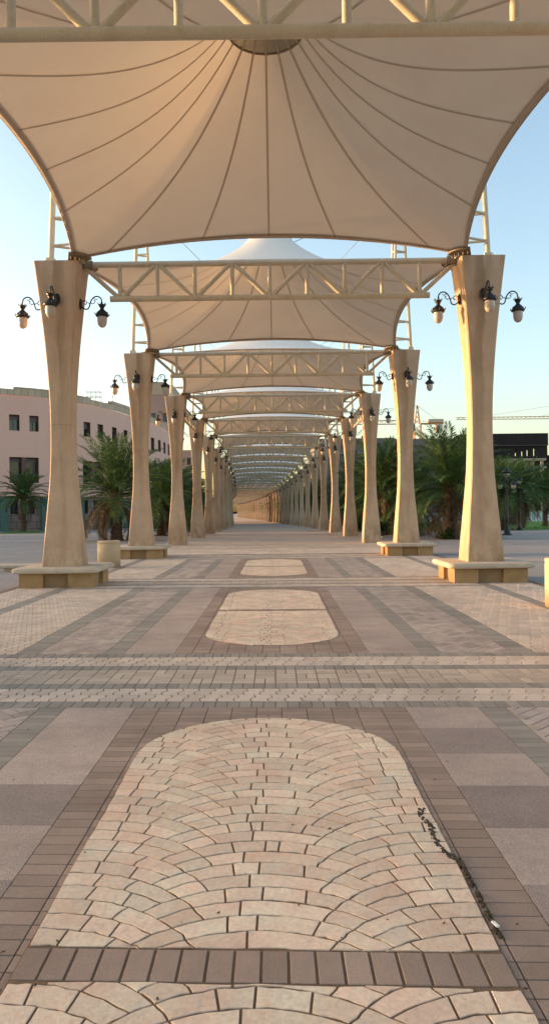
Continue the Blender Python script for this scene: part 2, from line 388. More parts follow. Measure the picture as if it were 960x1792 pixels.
def stadium(yc, hl):
    pts = []
    for k in range(25): a = math.pi*k/24; pts.append((RA*math.cos(a), yc+hl-RA+RA*math.sin(a)))
    for k in range(25): a = math.pi+math.pi*k/24; pts.append((RA*math.cos(a), yc-hl+RA+RA*math.sin(a)))
    return pts
def fan(mb, yc, hl, jgap, z):
    """stamped fan pattern: two families of arcs crossing in lozenges"""
    W, Rr, h = .83, .665, .111
    G = lambda u: math.sqrt(max(Rr*Rr-u*u, 0)) - Rr
    st = stadium(yc, hl)
    def emit(poly):
        for hs in ((0,1,yc-jgap), (0,-1,-(yc+jgap))):
            p = clip(poly, *hs)
            if len(p) < 3: continue
            n = len(st)
            for i in range(n):
                a, b = st[i], st[(i+1)%n]; ex, ey = b[0]-a[0], b[1]-a[1]
                if abs(ex)+abs(ey) < 1e-9: continue
                p = clip(p, ey, -ex, ey*a[0]-ex*a[1])
                if len(p) < 3: break
            if len(p) >= 3 and abs(area(p)) > .0012:
                p = [(x+.0035*math.sin(y*61+x*23)+.002*math.sin(y*143-x*31), y+.0035*math.sin(x*57-y*29)+.002*math.sin(x*151+y*17)) for x, y in p]
                stone(mb, p, z, gap=.0050, bev=.0018, jit=.009)
    K = int((hl+1.5)/h)
    for sx in (1, -1):
        for side in (0, 1):            # 0: family about the axis; 1: family about the panel edge
            def pt(u, yy):
                x = u if side == 0 else W - u
                return (sx*x, yc+yy)
            Bc = lambda u, j: j*h + G(W-u)
            for k in range(-K, K):
                A0 = lambda u: (k*h) + G(u); A1 = lambda u: ((k+1)*h) + G(u)
                def cross(ku, j):
                    lo, hi = .17, W-.17
                    f = lambda u: (ku*h+G(u)) - (j*h+G(W-u))
                    if f(lo)*f(hi) > 0: return None
                    for _ in range(30):
                        mid = (lo+hi)/2
                        if f(lo)*f(mid) <= 0: hi = mid
                        else: lo = mid
                    return (lo+hi)/2
                own = (k % 2 == side)                       # who owns the lozenge on the seam between the fans
                je = k if own else k+1
                cuts = []
                ea, eb = cross(k, je), cross(k+1, je)
                cuts.append((ea, eb, je))
                for j in range(je+2, je+12):
                    if j % 2: continue
                    a_, b_ = cross(k, j), cross(k+1, j)
                    if a_ and b_ and (a_+b_)/2 > .235: cuts.append((a_, b_, j))
                    else: break
                u = min(cuts[-1][0], cuts[-1][1]) - rnd.uniform(.095,.16)
                u0 = 0.0 if side == 0 else -.06
                while u > u0 + (.07 if side else .085*((k % 2)+.6)):
                    ph = u/Rr; cuts.append((u, u + h*ph*.8*rnd.uniform(.6,1.2) + rnd.uniform(-.012,.012), None)); u -= rnd.uniform(.105,.175)
                if side == 0:
                    key = (k, round(yc)); 
                    if sx > 0: axis[key] = None
                    w2 = (.0, .06, .02, .095)[k % 4]
                    if sx > 0: cuts.append((-w2, -w2, None))
                    else: cuts.append((w2, w2, None)) if w2 < cuts[-1][0]-.03 else None
                    if sx < 0 and cuts[-1][0] != w2: cuts[-1] = (w2, w2, None)
                else: cuts.append((u0, u0, None))
                cuts.reverse()
                for t0, t1 in zip(cuts, cuts[1:]):
                    a0, a1, j0 = t0; b0, b1, j1 = t1; N = 4
                    lowr = [pt(a0+(b0-a0)*t/N, A0(a0+(b0-a0)*t/N)) for t in range(N+1)]
                    upr = [pt(a1+(b1-a1)*t/N, A1(a1+(b1-a1)*t/N)) for t in range(N+1)]
                    rt = [pt(b0+(b1-b0)*t/3, Bc(b0+(b1-b0)*t/3, j1)) for t in (1,2)] if j1 is not None else []
                    lf = [pt(a0+(a1-a0)*t/3, Bc(a0+(a1-a0)*t/3, j0)) for t in (1,2)] if j0 is not None else []
                    emit(lowr + rt + upr[::-1] + lf[::-1])
axis = {}
base = MB()
base.add([(-5.7,-6,.004),(5.7,-6,.004),(5.7,38,.004),(-5.7,38,.004)], [(0,1,2,3)])
tag(base.build('paving_bed', M['mortar']), kind='structure')
br, gr, rd, ye, tn, st_, gl, gd, bedm = [MB() for _ in range(9)]
BAND = [7.25 + 9.53*k for k in range(-1, 3)]; HB = 1.155
for bc in BAND:
    y = bc - HB
    if bc > 30: break
    X = 4.35
    parts_ = [(.2,'g'),(.455,'y'),(.2,'g'),(.6,'b'),(.2,'g'),(.455,'y'),(.2,'g')]
    for hh, kd in parts_:
        r = (-X, X, y, y+hh)
        if kd == 'g': rows(gr, r, .1 if rnd.random() < 2 else .2, hh, jit=.006) if bc < 20 else rows(gr, r, .2, hh)
        elif kd == 'y': cobbles(ye, r)
        else: basket(tn, r)
        y += hh
segs = [(BAND[i]+HB, BAND[i+1]-HB) for i in range(3)]
for si, (a, b) in enumerate(segs):
    pc = [2.62, 12.03, 21.55][si]
    # brown stack-bond field under and round the panel
    rows(br, (-1.1, 1.1, a, b), .2, .1, jit=.006)
    for s in (-1, 1):
        def RR(x0, x1, y0=a, y1=b): return (x0, x1, y0, y1) if s > 0 else (-x1, -x0, y0, y1)
        # granite slabs
        y = b; i = 0
        while y > a:
            y0 = max(a, y-.575); r = RR(1.1, 1.68, y0, y)
            dark = [(0,1,0,1,0,1,1,0,1,0,1,0,1)[i % 13], (0,0,0,1,0,1,0,0,1,0,1,1,0)[i % 13]][0 if s > 0 else 1]
            if si: dark = False
            stone(gd if dark else gl, rect(*r), .012, gap=.0012, bev=.0012); y = y0; i += 1
        rows(gr, RR(1.68, 1.90), .22, .1, jit=.006)
        herring(rd, RR(1.90, 2.68))
        rows(gr, RR(2.68, 2.93), .25, .1, jit=.006)
        cobbles(ye, RR(2.93, 4.35))
        if True:
            pass
    # stamped panel on its own bed
    st = stadium(pc, 3.15); n = len(st)
    vs = [(*sheared(p), .0140) for p in st] + [(*sheared(p), .004) for p in st]
    bedm.add(vs, [tuple(range(n))] + [(i+n, (i+1)%n+n, (i+1)%n, i) for i in range(n)])
    fan(st_, pc, 3.15, .1, .0190)
    rr = (-RA+.0, RA-.0, pc-.097, pc+.097)
    rows(br, rr, .0967, .194, z=.0185, gap=.0055, bev=.002, jit=.008)
for s in (-1, 1):
    def RR(x0, x1, y0=-5, y1=27.6): return (x0, x1, y0, y1) if s > 0 else (-x1, -x0, y0, y1)
    rows(gr, RR(4.35, 4.6, 2), .25, .1, jit=.006)
    cobbles(ye, RR(4.6, 5.5, 2))
# end of the patterned paving: cream band, then plain pavers
ybr = BAND[2]+9.53-HB
rows(gr, (-5.5,5.5,27.62,27.85), .2, .23); cobbles(ye, (-5.5,5.5,27.85,31.4)); rows(tn, (-5.5,5.5,31.4,38), .4, .3, off=.5)
for mb_, nm, mt in ((br,'brick_paving','paver_brown'),(gr,'gray_brick_paving','paver_gray'),(rd,'herringbone_paving','paver_red'),(ye,'cobble_paving','paver_yellow'),
                    (tn,'basket_weave_paving','paver_tan'),(st_,'stamped_concrete_paving','stamped'),(gl,'granite_paving','granite'),(gd,'dark_granite_paving','granite_dark'),(bedm,'panel_bed','joint')):
    tag(mb_.build(nm, M[mt]), kind='structure')
# pale bands crossing the plaza either side
g = MB()
for x0, x1 in ((-40,-5.72),(5.72,40)):
    g.add([(x0,22.6,.005),(x1,22.6,.005),(x1,24.6,.005),(x0,24.6,.005)], [(0,1,2,3)])
    g.add([(x0,44.5,.005),(x1,44.5,.005),(x1,45.6,.005),(x0,45.6,.005)], [(0,1,2,3)])
tag(g.build('plaza_band_paving', M['plaza_pale']), kind='structure')

# broken edge of the near panel: crumbled gap with grit
ck = MB()
path = [(.83,4.02),(.80,3.93),(.835,3.80),(.82,3.66),(.835,3.52),(.87,3.44),(.885,3.36)]
for i, (a, b) in enumerate(zip(path, path[1:])):
    for t in range(16):
        u = t/16; x = a[0]+(b[0]-a[0])*u+rnd.uniform(-.014,.014); y = a[1]+(b[1]-a[1])*u+rnd.uniform(-.01,.01); ww = rnd.uniform(.004,.012)
        p = [(x+ww*math.cos(k*1.047+rnd.uniform(-.2,.2)), y+1.6*ww*math.sin(k*1.047)) for k in range(6)]
        stone(ck, p, .0200+rnd.uniform(0,.002), gap=.0006, bev=.0015, amin=.00001)
for k in range(64):
    y = 2.80 + .66*rnd.random(); x = .884+rnd.uniform(-.006,.010); ww = rnd.uniform(.003,.008)
    stone(ck, [(x+ww*math.cos(q*1.047+.3), y+ww*1.5*math.sin(q*1.047)) for q in range(6)], .024+rnd.uniform(0,.004), gap=.0004, bev=.0015, amin=.00001)
tag(ck.build('crumbled_grit', M['dirt']), 'dark crumbled grit along the right edge of the near cream paving panel', 'grit', kind='stuff')
tx = MB(); tx.box(-.006,.006,-.02,.02,0,.006, M=Matrix.Translation((.893,2.86,.020)) @ Matrix.Rotation(.3,4,'Z'))
tag(tx.build('paper_scrap', M['paper']), 'tiny white scrap lying in the gap beside the near cream paving panel', 'litter')

# ------------------------------------------------------------------ parts of the arcade (each built once)
CP = [(0,.425),(.44,.41),(1.35,.34),(2.36,.262),(3.0,.240),(3.62,.236),(4.38,.256),(5.39,.318),(6.4,.408),(7.18,.487)]
def cprof(z):
    for i in range(len(CP)-1):
        if z <= CP[i+1][0]:
            p0 = CP[max(i-1,0)]; p1 = CP[i]; p2 = CP[i+1]; p3 = CP[min(i+2,len(CP)-1)]
            t = (z-p1[0])/(p2[0]-p1[0]); m1 = (p2[1]-p0[1])/(p2[0]-p0[0]); m2 = (p3[1]-p1[1])/(p3[0]-p1[0]); hh = p2[0]-p1[0]
            return (2*t**3-3*t*t+1)*p1[1]+(t**3-2*t*t+t)*hh*m1+(-2*t**3+3*t*t)*p2[1]+(t**3-t*t)*hh*m2
    return CP[-1][1]
def make_column():
    mb = MB(); ring = []; ZL = sorted([7.18*i/40 for i in range(41)]+[3.585,3.592,3.602,3.609]); N = len(ZL)-1
    for z in ZL:
        a = cprof(z) - (.006 if z in (3.592,3.602) else 0); c = .022
        for sx, sy, o in ((-1,-1,0),(1,-1,1),(1,1,0),(-1,1,1)):
            p = [(sx*(a-c), sy*a), (sx*a, sy*(a-c))]
            if (sx, sy) in ((1,-1),(-1,1)): pass
            else: p = p[::-1]
            ring.append([(q[0], q[1], z) for q in p])
    vs = [q for pr in ring for q in pr]; fs = []
    for i in range(N):
        for k in range(8):
            j = (k+1)%8; fs.append((i*8+k, i*8+j, i*8+8+j, i*8+8+k))
    fs.append(tuple(reversed(range(8)))); fs.append(tuple(range(N*8, N*8+8)))
    mb.add(vs, fs)
    t = empty('column'); mb.build('shaft', M['column'], t)
    cb = MB(); cb.box(-.33,.33,-.33,.33,7.181,7.215, bev=.006)
    for x in (-.27,.27):
        for y in (-.27,.27): cb.lathe([(0,0),(.03,0),(.03,.05),(0,.05)], (x,y,7.21), 6, smooth=False)
    cb.build('cap_plate', M['steel'], t)
    return t
def make_bench():
    t = empty('ring_bench')
    s = MB(); hs = .93
    prof = [(0,.325),(.045,.335),(.06,.36),(.06,.40),(.045,.43),(0,.445)]
    hole = .405
    loops = []
    def loop(e, z, c):
        q = []
        for sx, sy in ((-1,-1),(1,-1),(1,1),(-1,1)):
            a0 = math.atan2(sy, sx)
            for k in range(-3, 4):
                a = a0 + k*math.pi/12; q.append((sx*(e-c)+c*math.cos(a), sy*(e-c)+c*math.sin(a), z))
        return q
    levels = [loop(hole,.325,.01)] + [loop(hs-.06+o, z, .13) for o, z in prof] + [loop(hole,.445,.01)]
    vs = [p for lv in levels for p in lv]; n = 28; fs = []
    for i in range(len(levels)):
        i2 = (i+1) % len(levels)
        for k in range(n): fs.append((i*n+k, i*n+(k+1)%n, i2*n+(k+1)%n, i2*n+k))
    s.add(vs, fs)
    s.build('seat_slab', M['bench_top'], t)
    for sx in (-1,1):
        for sy in (-1,1):
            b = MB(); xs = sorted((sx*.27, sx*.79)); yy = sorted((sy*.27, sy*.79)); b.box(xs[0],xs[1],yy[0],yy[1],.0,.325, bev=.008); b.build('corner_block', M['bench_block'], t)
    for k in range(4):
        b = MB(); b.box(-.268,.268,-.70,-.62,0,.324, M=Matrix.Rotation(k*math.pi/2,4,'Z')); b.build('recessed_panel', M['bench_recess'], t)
    return t
def make_truss():
    t = empty('cross_truss')
    zt, zb, s = 7.23, 6.45, .845
    a = MB(); a.tube([(-4.16,0,zt),(4.16,0,zt)], .066, 14); a.build('top_chord', M['steel'], t)
    a = MB(); a.tube([(-3.6,0,zb),(3.6,0,zb)], .066, 14); a.build('bottom_chord', M['steel'], t)
    for k in range(-4, 5):
        a = MB(); a.tube([(k*s,0,zb),(k*s,0,zt)], .048, 10); a.build('vertical_strut', M['steel'], t)
    for k in range(-4, 4):
        a = MB()
        z0, z1 = (zb, zt) if k % 2 == 0 else (zt, zb)
        a.tube([(k*s+.03,0,z0),((k+1)*s-.03,0,z1)], .05, 10); a.build('diagonal_strut', M['steel'], t)
    for q in (-1,1):
        a = MB(); a.tube([(q*4*s,0,zb),(q*4.2,0,zt-.03)], .05, 10); a.build('diagonal_strut', M['steel'], t)
        a = MB(); a.box(min(q*3.98,q*4.3),max(q*3.98,q*4.3),-.085,.085,zt-.10,zt+.075, bev=.006); a.build('end_plate', M['steel_dark'], t)
    return t
def make_side_truss(L):
    t = empty('side_truss'); zt, zb = 7.15, 6.45
    a = MB(); a.tube([(0,.35,zt),(0,L-.35,zt)], .06, 10); a.build('top_chord', M['steel'], t)
    a = MB(); a.tube([(0,.3,zb),(0,L-.3,zb)], .06, 10); a.build('bottom_chord', M['steel'], t)
    n = 10
    for k in range(1, n):
        a = MB(); a.tube([(0,L*k/n,zb),(0,L*k/n,zt)], .045, 8); a.build('vertical_strut', M['steel'], t)
    for k in range(1, n-1):
        a = MB(); z0, z1 = (zb,zt) if k%2 else (zt,zb); a.tube([(0,L*k/n,z0),(0,L*(k+1)/n,z1)], .045, 8); a.build('diagonal_strut', M['steel'], t)
    return t
def make_mast():
    """three legged tapering mast on top of a column; local x towards the walk"""
    t = empty('mast'); H = 12.75; zb = 7.215
    def leg(i, z):
        f = (z-zb)/(H-zb); r = .40*(1-f)+.13*f
        c = (.12, 0)
        if i == 0: return Vector((c[0]-r*.9, -.02, z))
        if i == 1: return Vector((c[0]+r, -r*.45, z))
        return Vector((c[0]+r*.75, r*.7, z))
    for i in range(3):
        a = MB(); a.tube([leg(i,zb), leg(i,H)], [.068,.058] if i == 0 else [.05,.045], 10); a.build('mast_leg', M['steel'], t)
    z = zb+.45
    while z < H-.2:
        a = MB()
        for i in range(3): a.tube([leg(i,z), leg((i+1)%3,z)], .03, 8)
        a.build('rung', M['steel'], t); z += .62
    a = MB(); a.lathe([(0,0),(.17,0),(.17,.03),(.06,.06),(0,.07)], (.12,0,H), 12); a.build('mast_cap', M['steel'], t)
    a = MB(); a.box(-.32,-.14,-.12,.08,zb,zb+.16,bev=.005); a.box(-.2,.55,-.3,.3,zb,zb+.03); a.build('base_plate', M['steel'], t)
    return t
HWX, HWY, ZC = 4.36, 4.50, 7.27       # canopy half sizes at the corners, corner height
NS = 18
def rim(th, L):
    """rim point of the canopy at plan angle th (0 = +y)"""
    sx, cy_ = math.sin(th), math.cos(th); hy = L
    best = None
    for side in range(4):
        lo = 0; # march
        pass
    def inside(r):
        x, y = abs(r*sx), abs(r*cy_)
        bx = HWX - .46*(1-(y/hy)**2) if y < hy else HWX
        by = hy - .46*(1-(x/HWX)**2) if x < HWX else hy
        return x <= bx + 1e-9 and y <= by + 1e-9
    lo, hi = .6, 8.
    for _ in range(40):
        m = (lo+hi)/2
        if inside(m): lo = m
        else: hi = m
    r = lo; x, y = abs(r*sx), abs(r*cy_); 
    tt = min(1, max(0, (y/hy) if (HWX - .46*(1-min(1,y/hy)**2) - x) < (hy - .46*(1-min(1,x/HWX)**2) - y) else (x/HWX)))
    return r, ZC + .27*(1-tt**2)
def make_canopy(L):
    t = empty('tensile_canopy'); zr, r0 = 9.48, .62
    ca = math.atan2(HWX, L)
    ths = sorted(set([2*math.pi*k/(NS*6) for k in range(NS*6)] + [ca, math.pi-ca, math.pi+ca, 2*math.pi-ca]))
    def surf(th, s, dz=0):
        r, zb = rim(th, L); rr = r0+(r-r0)*s; k = 3.4 + .3*min(1, max(0, (r-4.2)/2))
        return (rr*math.sin(th), rr*math.cos(th), zb+(zr-zb)*(.48*(1-s)+.52*(1-s)**k) + dz)
    NR = 22; m = MB(); vs = [surf(th, (j/NR)**1.25) for th in ths for j in range(NR+1)]; n = len(ths); fs = []
    for i in range(n):
        i2 = (i+1) % n
        for j in range(NR): fs.append((i*(NR+1)+j, i*(NR+1)+j+1, i2*(NR+1)+j+1, i2*(NR+1)+j))
    m.add(vs, fs, 0, True); m.build('membrane', M['fabric'], t)
    sm = MB()
    for k in range(NS):
        th = 2*math.pi*k/NS
        for dz in (-.012,):
            va = []
            for j in range(NR+1):
                s = (j/NR)**1.25; rim_r = rim(th, L)[0]; rr = r0+(rim_r-r0)*s; d = .0185/max(rr,.3)
                va += [surf(th-d, s, dz), surf(th+d, s, dz)]
            sm.add(va, [(2*j,2*j+1,2*j+3,2*j+2) for j in range(NR)], 0, True)
            va = []
            for rr, z in ((.63,9.46),(.50,9.64),(.36,9.88),(.27,10.08)):
                for q in (-.016,.016): va.append(((rr-.012)*math.sin(th)+q*math.cos(th), (rr-.012)*math.cos(th)-q*math.sin(th), z-.012))
            sm.add(va, [(2*j,2*j+1,2*j+3,2*j+2) for j in range(3)], 0, True)
    sm.build('seam', M['fabric_seam'], t)
    hm = MB(); pts = [Vector(surf(th, 1)) for th in ths]; k0 = min(range(n), key=lambda i: abs(ths[i]-ca))
    cs = [min(range(n), key=lambda i: abs(ths[i]-c)) for c in (ca, math.pi-ca, math.pi+ca, 2*math.pi-ca)]
    for q in range(4):
        i = cs[q]; seq = [i]
        while i != cs[(q+1)%4]: i = (i+1) % n; seq.append(i)
        va = []
        for i in seq:
            p = pts[i]; inn = Vector((-p.x,-p.y,0)).normalized()*.115 + Vector((0,0,.02))
            va += [p+Vector((0,0,-.022)), p+inn+Vector((0,0,-.030)), p+inn+Vector((0,0,.022)), p+Vector((0,0,.018))]
        f = []
        for j in range(len(seq)-1): 
            b = 4*j
            f += [(b,b+4,b+5,b+1),(b+2,b+6,b+7,b+3),(b+3,b+7,b+4,b)]
        hm.add(va, f, 0, True)
        hm.tube([pts[i]+Vector((0,0,-.002)) for i in seq], .022, 6, 0)
    hm.build('hem', M['fabric_seam'], t)
    cp = MB(); cp.lathe([(.64,9.45),(.50,9.64),(.36,9.88),(.27,10.08),(.22,10.22),(0,10.23)], n=24); cp.build('peak_cap', M['fabric_cap'], t)
    rg = MB()
    for k in range(24):
        a, b = 2*math.pi*k/24, 2*math.pi*(k+1)/24; rg.tube([(.63*math.cos(a),.63*math.sin(a),9.465),(.63*math.cos(b),.63*math.sin(b),9.465)], .018, 6, cap=False)
    rg.build('peak_ring', M['steel_dark'], t)
    for c in (ca, math.pi-ca, math.pi+ca, 2*math.pi-ca):
        p = Vector(surf(c, 1)); d = Vector((p.x, p.y, 0)).normalized(); a = math.atan2(d.y, d.x)
        q = MB(); X = Matrix.Translation(p) @ Matrix.Rotation(a,4,'Z')
        arc = [(-.42*math.cos(u), .42*math.sin(u)) for u in [(-.75)+1.5*i/8 for i in range(9)]]
        lo_ = [X @ Vector((x, y, -.055+.10*abs(x))) for x, y in arc] + [X @ Vector((.12,.06,-.03)), X @ Vector((.12,-.06,-.03))]
        up_ = [v+Vector((0,0,.05)) for v in lo_]
        mN = len(lo_); q.add(lo_+up_, [tuple(range(mN)), tuple(reversed(range(mN, 2*mN)))]+[(i,(i+1)%mN,(i+1)%mN+mN,i+mN) for i in range(mN)])
        for i in range(5):
            u = -.6+.3*i; z0 = X @ Vector((-.30*math.cos(u), .34*math.sin(u), -.10)); q.tube([z0, z0+Vector((0,0,.06))], .018, 6)
        q.tube([X @ Vector((.05,0,0)), X @ Vector((.34,0,.02))], .03, 8)
        q.build('corner_plate', M['steel_dark'], t)
    return t
def add_cables(t, L):
    for sx in (-1,1):
        for sy in (-1,1):
            a = MB(); a.tube([(sx*4.57, sy*(L+.28), 12.7), (sx*.45, sy*.45, 9.48)], .011, 5); a.build('stay_cable', M['cable'], t)
def make_lantern():
    """faces local -y, wall at y=0, origin at the wall plate"""
    t = empty('wall_lantern')
    a = MB(); X = Matrix.Translation((0,-.0,0)) @ Matrix.Rotation(R(90),4,'X')
    a.lathe([(.0,0),(.075,0),(.075,.02),(.055,.045),(0,.05)], n=14, M=X @ Matrix.Scale(1.7,4,(0,1,0))); a.build('wall_plate', M['iron'], t)
    a = MB()
    pts = [(0,-.04,-.07),(0,-.12,-.12),(0,-.19,-.10),(0,-.22,-.02),(0,-.25,.07),(0,-.32,.15),(0,-.40,.165),(0,-.47,.12),(0,-.495,.03),(0,-.495,-.02)]
    def smooth(p, n=4):
        out = []
        for i in range(len(p)-1):
            p0, p1, p2, p3 = [Vector(p[max(0,min(len(p)-1,q))]) for q in (i-1,i,i+1,i+2)]
            for s in range(n):
                u = s/n; out.append(.5*((2*p1)+(-p0+p2)*u+(2*p0-5*p1+4*p2-p3)*u*u+(-p0+3*p1-3*p2+p3)*u**3))
        return out+[Vector(p[-1])]
    a.tube(smooth(pts), .015, 7)
    a.tube(smooth([(0,-.05,.05),(0,-.10,.08),(0,-.15,.04),(0,-.13,-.01),(0,-.10,.0)]), .010, 6)
    a.tube(smooth([(0,-.235,.03),(0,-.28,.0),(0,-.33,.03),(0,-.34,.07),(0,-.31,.07)]), .009, 6)
    a.tube(smooth([(0,-.30,.14),(0,-.35,.10),(0,-.40,.11)]), .009, 6)
    a.tube([(0,-.22,.0),(0,-.17,.035)], .009, 6)
    a.build('scroll_arm', M['iron'], t)
    a = MB(); o = (0,-.495,0)
    a.lathe([(0,-.005),(.035,-.005),(.075,-.02),(.08,-.035),(.06,-.07),(.04,-.11),(.045,-.13),(.085,-.165),(.12,-.20),(.135,-.235),(.145,-.25),(.145,-.285),(.12,-.30),(0,-.30)], o, 16)
    for k in range(6):
        an = k*math.pi/3; c, s = math.cos(an), math.sin(an)
        a.tube([(o[0]+.14*c,o[1]+.14*s,-.265),(o[0]+.165*c,o[1]+.165*s,-.235),(o[0]+.16*c,o[1]+.16*s,-.20)], [.016,.012,.004], 5)
        a.tube([(o[0]+.07*c,o[1]+.07*s,-.03),(o[0]+.095*c,o[1]+.095*s,-.005),(o[0]+.085*c,o[1]+.085*s,.02)], [.013,.01,.004], 5)
    a.build('hood', M['iron'], t)
    a = MB(); a.lathe([(.108,-.30),(.108,-.38),(.102,-.44),(.085,-.49),(.055,-.525),(.02,-.54),(0,-.542)], o, 18); a.build('globe', M['lamp_glass'], t)
    return t

YB = [7.52, 16.85, 26.5] + [26.5+9.7*k for k in range(1, 36)]
NB = len(YB)
AX = 4.69
def place(o, k, lx, ly=0, rz=0):
    y = YB[k]; h = hd(y); c = cx(y)
    p = Matrix.Rotation(h,4,'Z') @ Vector((lx, ly, 0))
    o.location = (c+p.x, y+p.y, zg(y)); o.rotation_euler = (0,0,h+rz)
col0, bench0, truss0, mast0, lan0 = make_column(), make_bench(), make_truss(), make_mast(), make_lantern()
used = set()
def inst(p):
    if p.name not in used: used.add(p.name); return p
    return copy_tree(p)
def flat_copy(name, proto):                      # far copy: one mesh of all its parts
    return None
protos = {}
def joined(proto, name):
    """one mesh with all the parts of a small far copy"""
    if name in protos: me = protos[name]
    else:
        mb = MB(); mats = []
        for ch in [x for x in C.objects if x.parent == proto]:
            m = ch.data.materials[0]
            if m not in mats: mats.append(m)
            mb.add([v.co[:] for v in ch.data.vertices], [tuple(p.vertices) for p in ch.data.polygons], mats.index(m), ch.data.polygons[0].use_smooth)
        o = mb.build(name, mats); me = o.data; protos[name] = me; bpy.data.objects.remove(o)
    o = bpy.data.objects.new(name, me); C.objects.link(o); return o
SN = {-1: 'left', 1: 'right'}
FARC = 12
for k in range(NB):
    near = k <= FARC
    for s in (-1, 1):
        side = SN[s]
        c = inst(col0) if near else joined(col0, 'column')
        place(c, k, s*AX, 0, 0 if s < 0 else math.pi)
        g_ = 'cream hourglass columns in two rows'
        if k == 0: lb = f'hourglass column just out of frame on the {side} holding up the nearest truss'
        elif k <= 2: lb = f'{ORD[k]} cream hourglass column in the {side} row, rising through a square stone bench'
        elif k <= FARC: lb = f'{ORD[k]} cream hourglass column in the {side} row, standing straight on the paving'
        else: lb = f'tiny far hourglass column in the {side} row where the arcade bends away, past the twelfth'
        tag(c, lb, 'column', g_)
        if k <= 2:
            b = inst(bench0); place(b, k, s*AX)
            lb = [f'square stone bench out of frame on the {side}', f'large square stone bench round the foot of the first {side} column', f'smaller looking square stone bench round the foot of the second {side} column'][k]
            tag(b, lb, 'bench', 'square stone benches round the column feet')
        if k <= 10:
            m = inst(mast0); place(m, k, s*(AX-.0), 0, 0 if s < 0 else math.pi)
            tag(m, f'cream three-legged lattice mast on top of the {ORD[k] if k else "nearest unseen"} {side} column', 'mast', 'lattice masts on the column tops')
        for j, (nm, ang) in enumerate((('outer', -1), ('front', 0), ('inner', 1))):
            if k == 0 and nm == 'outer': pass
            ln = inst(lan0) if k <= 7 else joined(lan0, 'wall_lantern')
            z = 6.35 + (0 if k else 0); a = cprof(z)
            # direction the lantern faces: front = -y ; outer = away from walk ; inner = towards walk
            if ang == 0: lx, ly, rz = s*AX+(-.0), -a, 0
            elif ang == -1: lx, ly, rz = s*(AX+a), 0, (R(90) if s > 0 else R(-90))
            else: lx, ly, rz = s*(AX-a), 0, (R(-90) if s > 0 else R(90))
            place(ln, k, lx, ly, rz); ln.location.z += z
            wh = {'outer': 'outer face', 'front': 'front face', 'inner': 'inner face'}[nm]
            if k <= 7: lb = f'black curved-arm lantern with frosted globe, {wh} of the {ORD[k] if k else "nearest unseen"} {side} column'
            else: lb = f'tiny black lantern on the {wh} of a far {side} column beyond the seventh'
            tag(ln, lb, 'lantern', 'black wall lanterns on the columns')
    t = inst(truss0) if k <= 9 else joined(truss0, 'cross_truss'); place(t, k, 0)
    lb = ('near cream tubular truss crossing the very top of the picture' if k == 0 else f'cream tubular zigzag truss between the {ORD[k]} pair of columns' if k <= 9
          else 'tiny far cream truss spanning the walk beyond the ninth pair of columns')
    tag(t, lb, 'truss', 'cream tubular trusses spanning the walk')
can = {}
for k in range(-1, NB-1):
    y0 = YB[k] if k >= 0 else YB[0]-9.6; y1 = YB[k+1]; L = (y1-y0)/2 - .27; ym = (y0+y1)/2
    key = round(L, 2)
    if key not in can: can[key] = make_canopy(L); cn = can[key]
    elif k <= 10: cn = copy_tree(can[key])
    else: cn = joined(can[key], 'tensile_canopy')
    cn.location = ((cx(y0)+cx(y1))/2, ym, (zg(y0)+zg(y1))/2); cn.rotation_euler = (0,0,math.atan2(-(cx(y1)-cx(y0)), y1-y0))
    lb = ('cream tent canopy overhead behind the camera, out of frame' if k < 0 else 'huge cream tent canopy filling the top of the picture, with radiating seams' if k == 0
          else f'{ORD[k+1]} cream tent canopy down the walk, between trusses {ORD[k]} and {ORD[k+1]} by column pair' if k <= 10 else 'tiny far cream canopy over the walk beyond the eleventh')
    tag(cn, lb, 'canopy', 'peaked cream fabric canopies over the walk')
for cn in [o for o in C.objects if o.name.startswith('tensile_canopy') and o.type == 'EMPTY' and o.location.y < 60]:
    add_cables(cn, 4.5)
s0 = make_side_truss(9.7); place(s0, 3, -AX); tag(s0, 'cream lattice truss running along the walk between the third and fourth left columns', 'truss')
s1 = copy_tree(s0); place(s1, 3, AX); tag(s1, 'cream lattice truss running along the walk between the third and fourth right columns', 'truss')
# extra row behind the camera carries the rear canopy (seen from the side only)

def make_bollard(x, y, label):
    t = empty('stone_bin', (x, y, 0)); r = .335
    a = MB(); a.lathe([(0,.0),(r,0),(r,.70),(r-.012,.712),(r-.012,.722),(r,.734),(r,.78),(r-.02,.80),(r-.09,.80),(r-.09,.62),(0,.62)], n=40); a.build('drum', M['bollard'], t)
    a = MB(); a.lathe([(r-.10,.6),(r-.10,.785),(r-.085,.785)], n=32); a.lathe([(0,.55),(r-.10,.56)], n=32); a.build('liner', M['bench_recess'], t)
    tag(t, label, 'litter bin', 'round stone drums beside the columns')
make_bollard(-4.86, 22.0, 'round cream stone drum bin between the first and second left columns')
make_bollard(4.77, 12.1, 'round stone drum bin cut off by the right edge of the picture')
a = MB(); a.box(-2.0,.0,-.25,.25,.10,.19,bev=.02); a.box(-1.8,-.45,-.16,.16,0,.10)
o = a.build('kerb_slab', M['bench_top']); o.location = (-5.75, 21.0, 0); tag(o, 'low pale stone slab at the left edge behind the first bench', 'kerb')

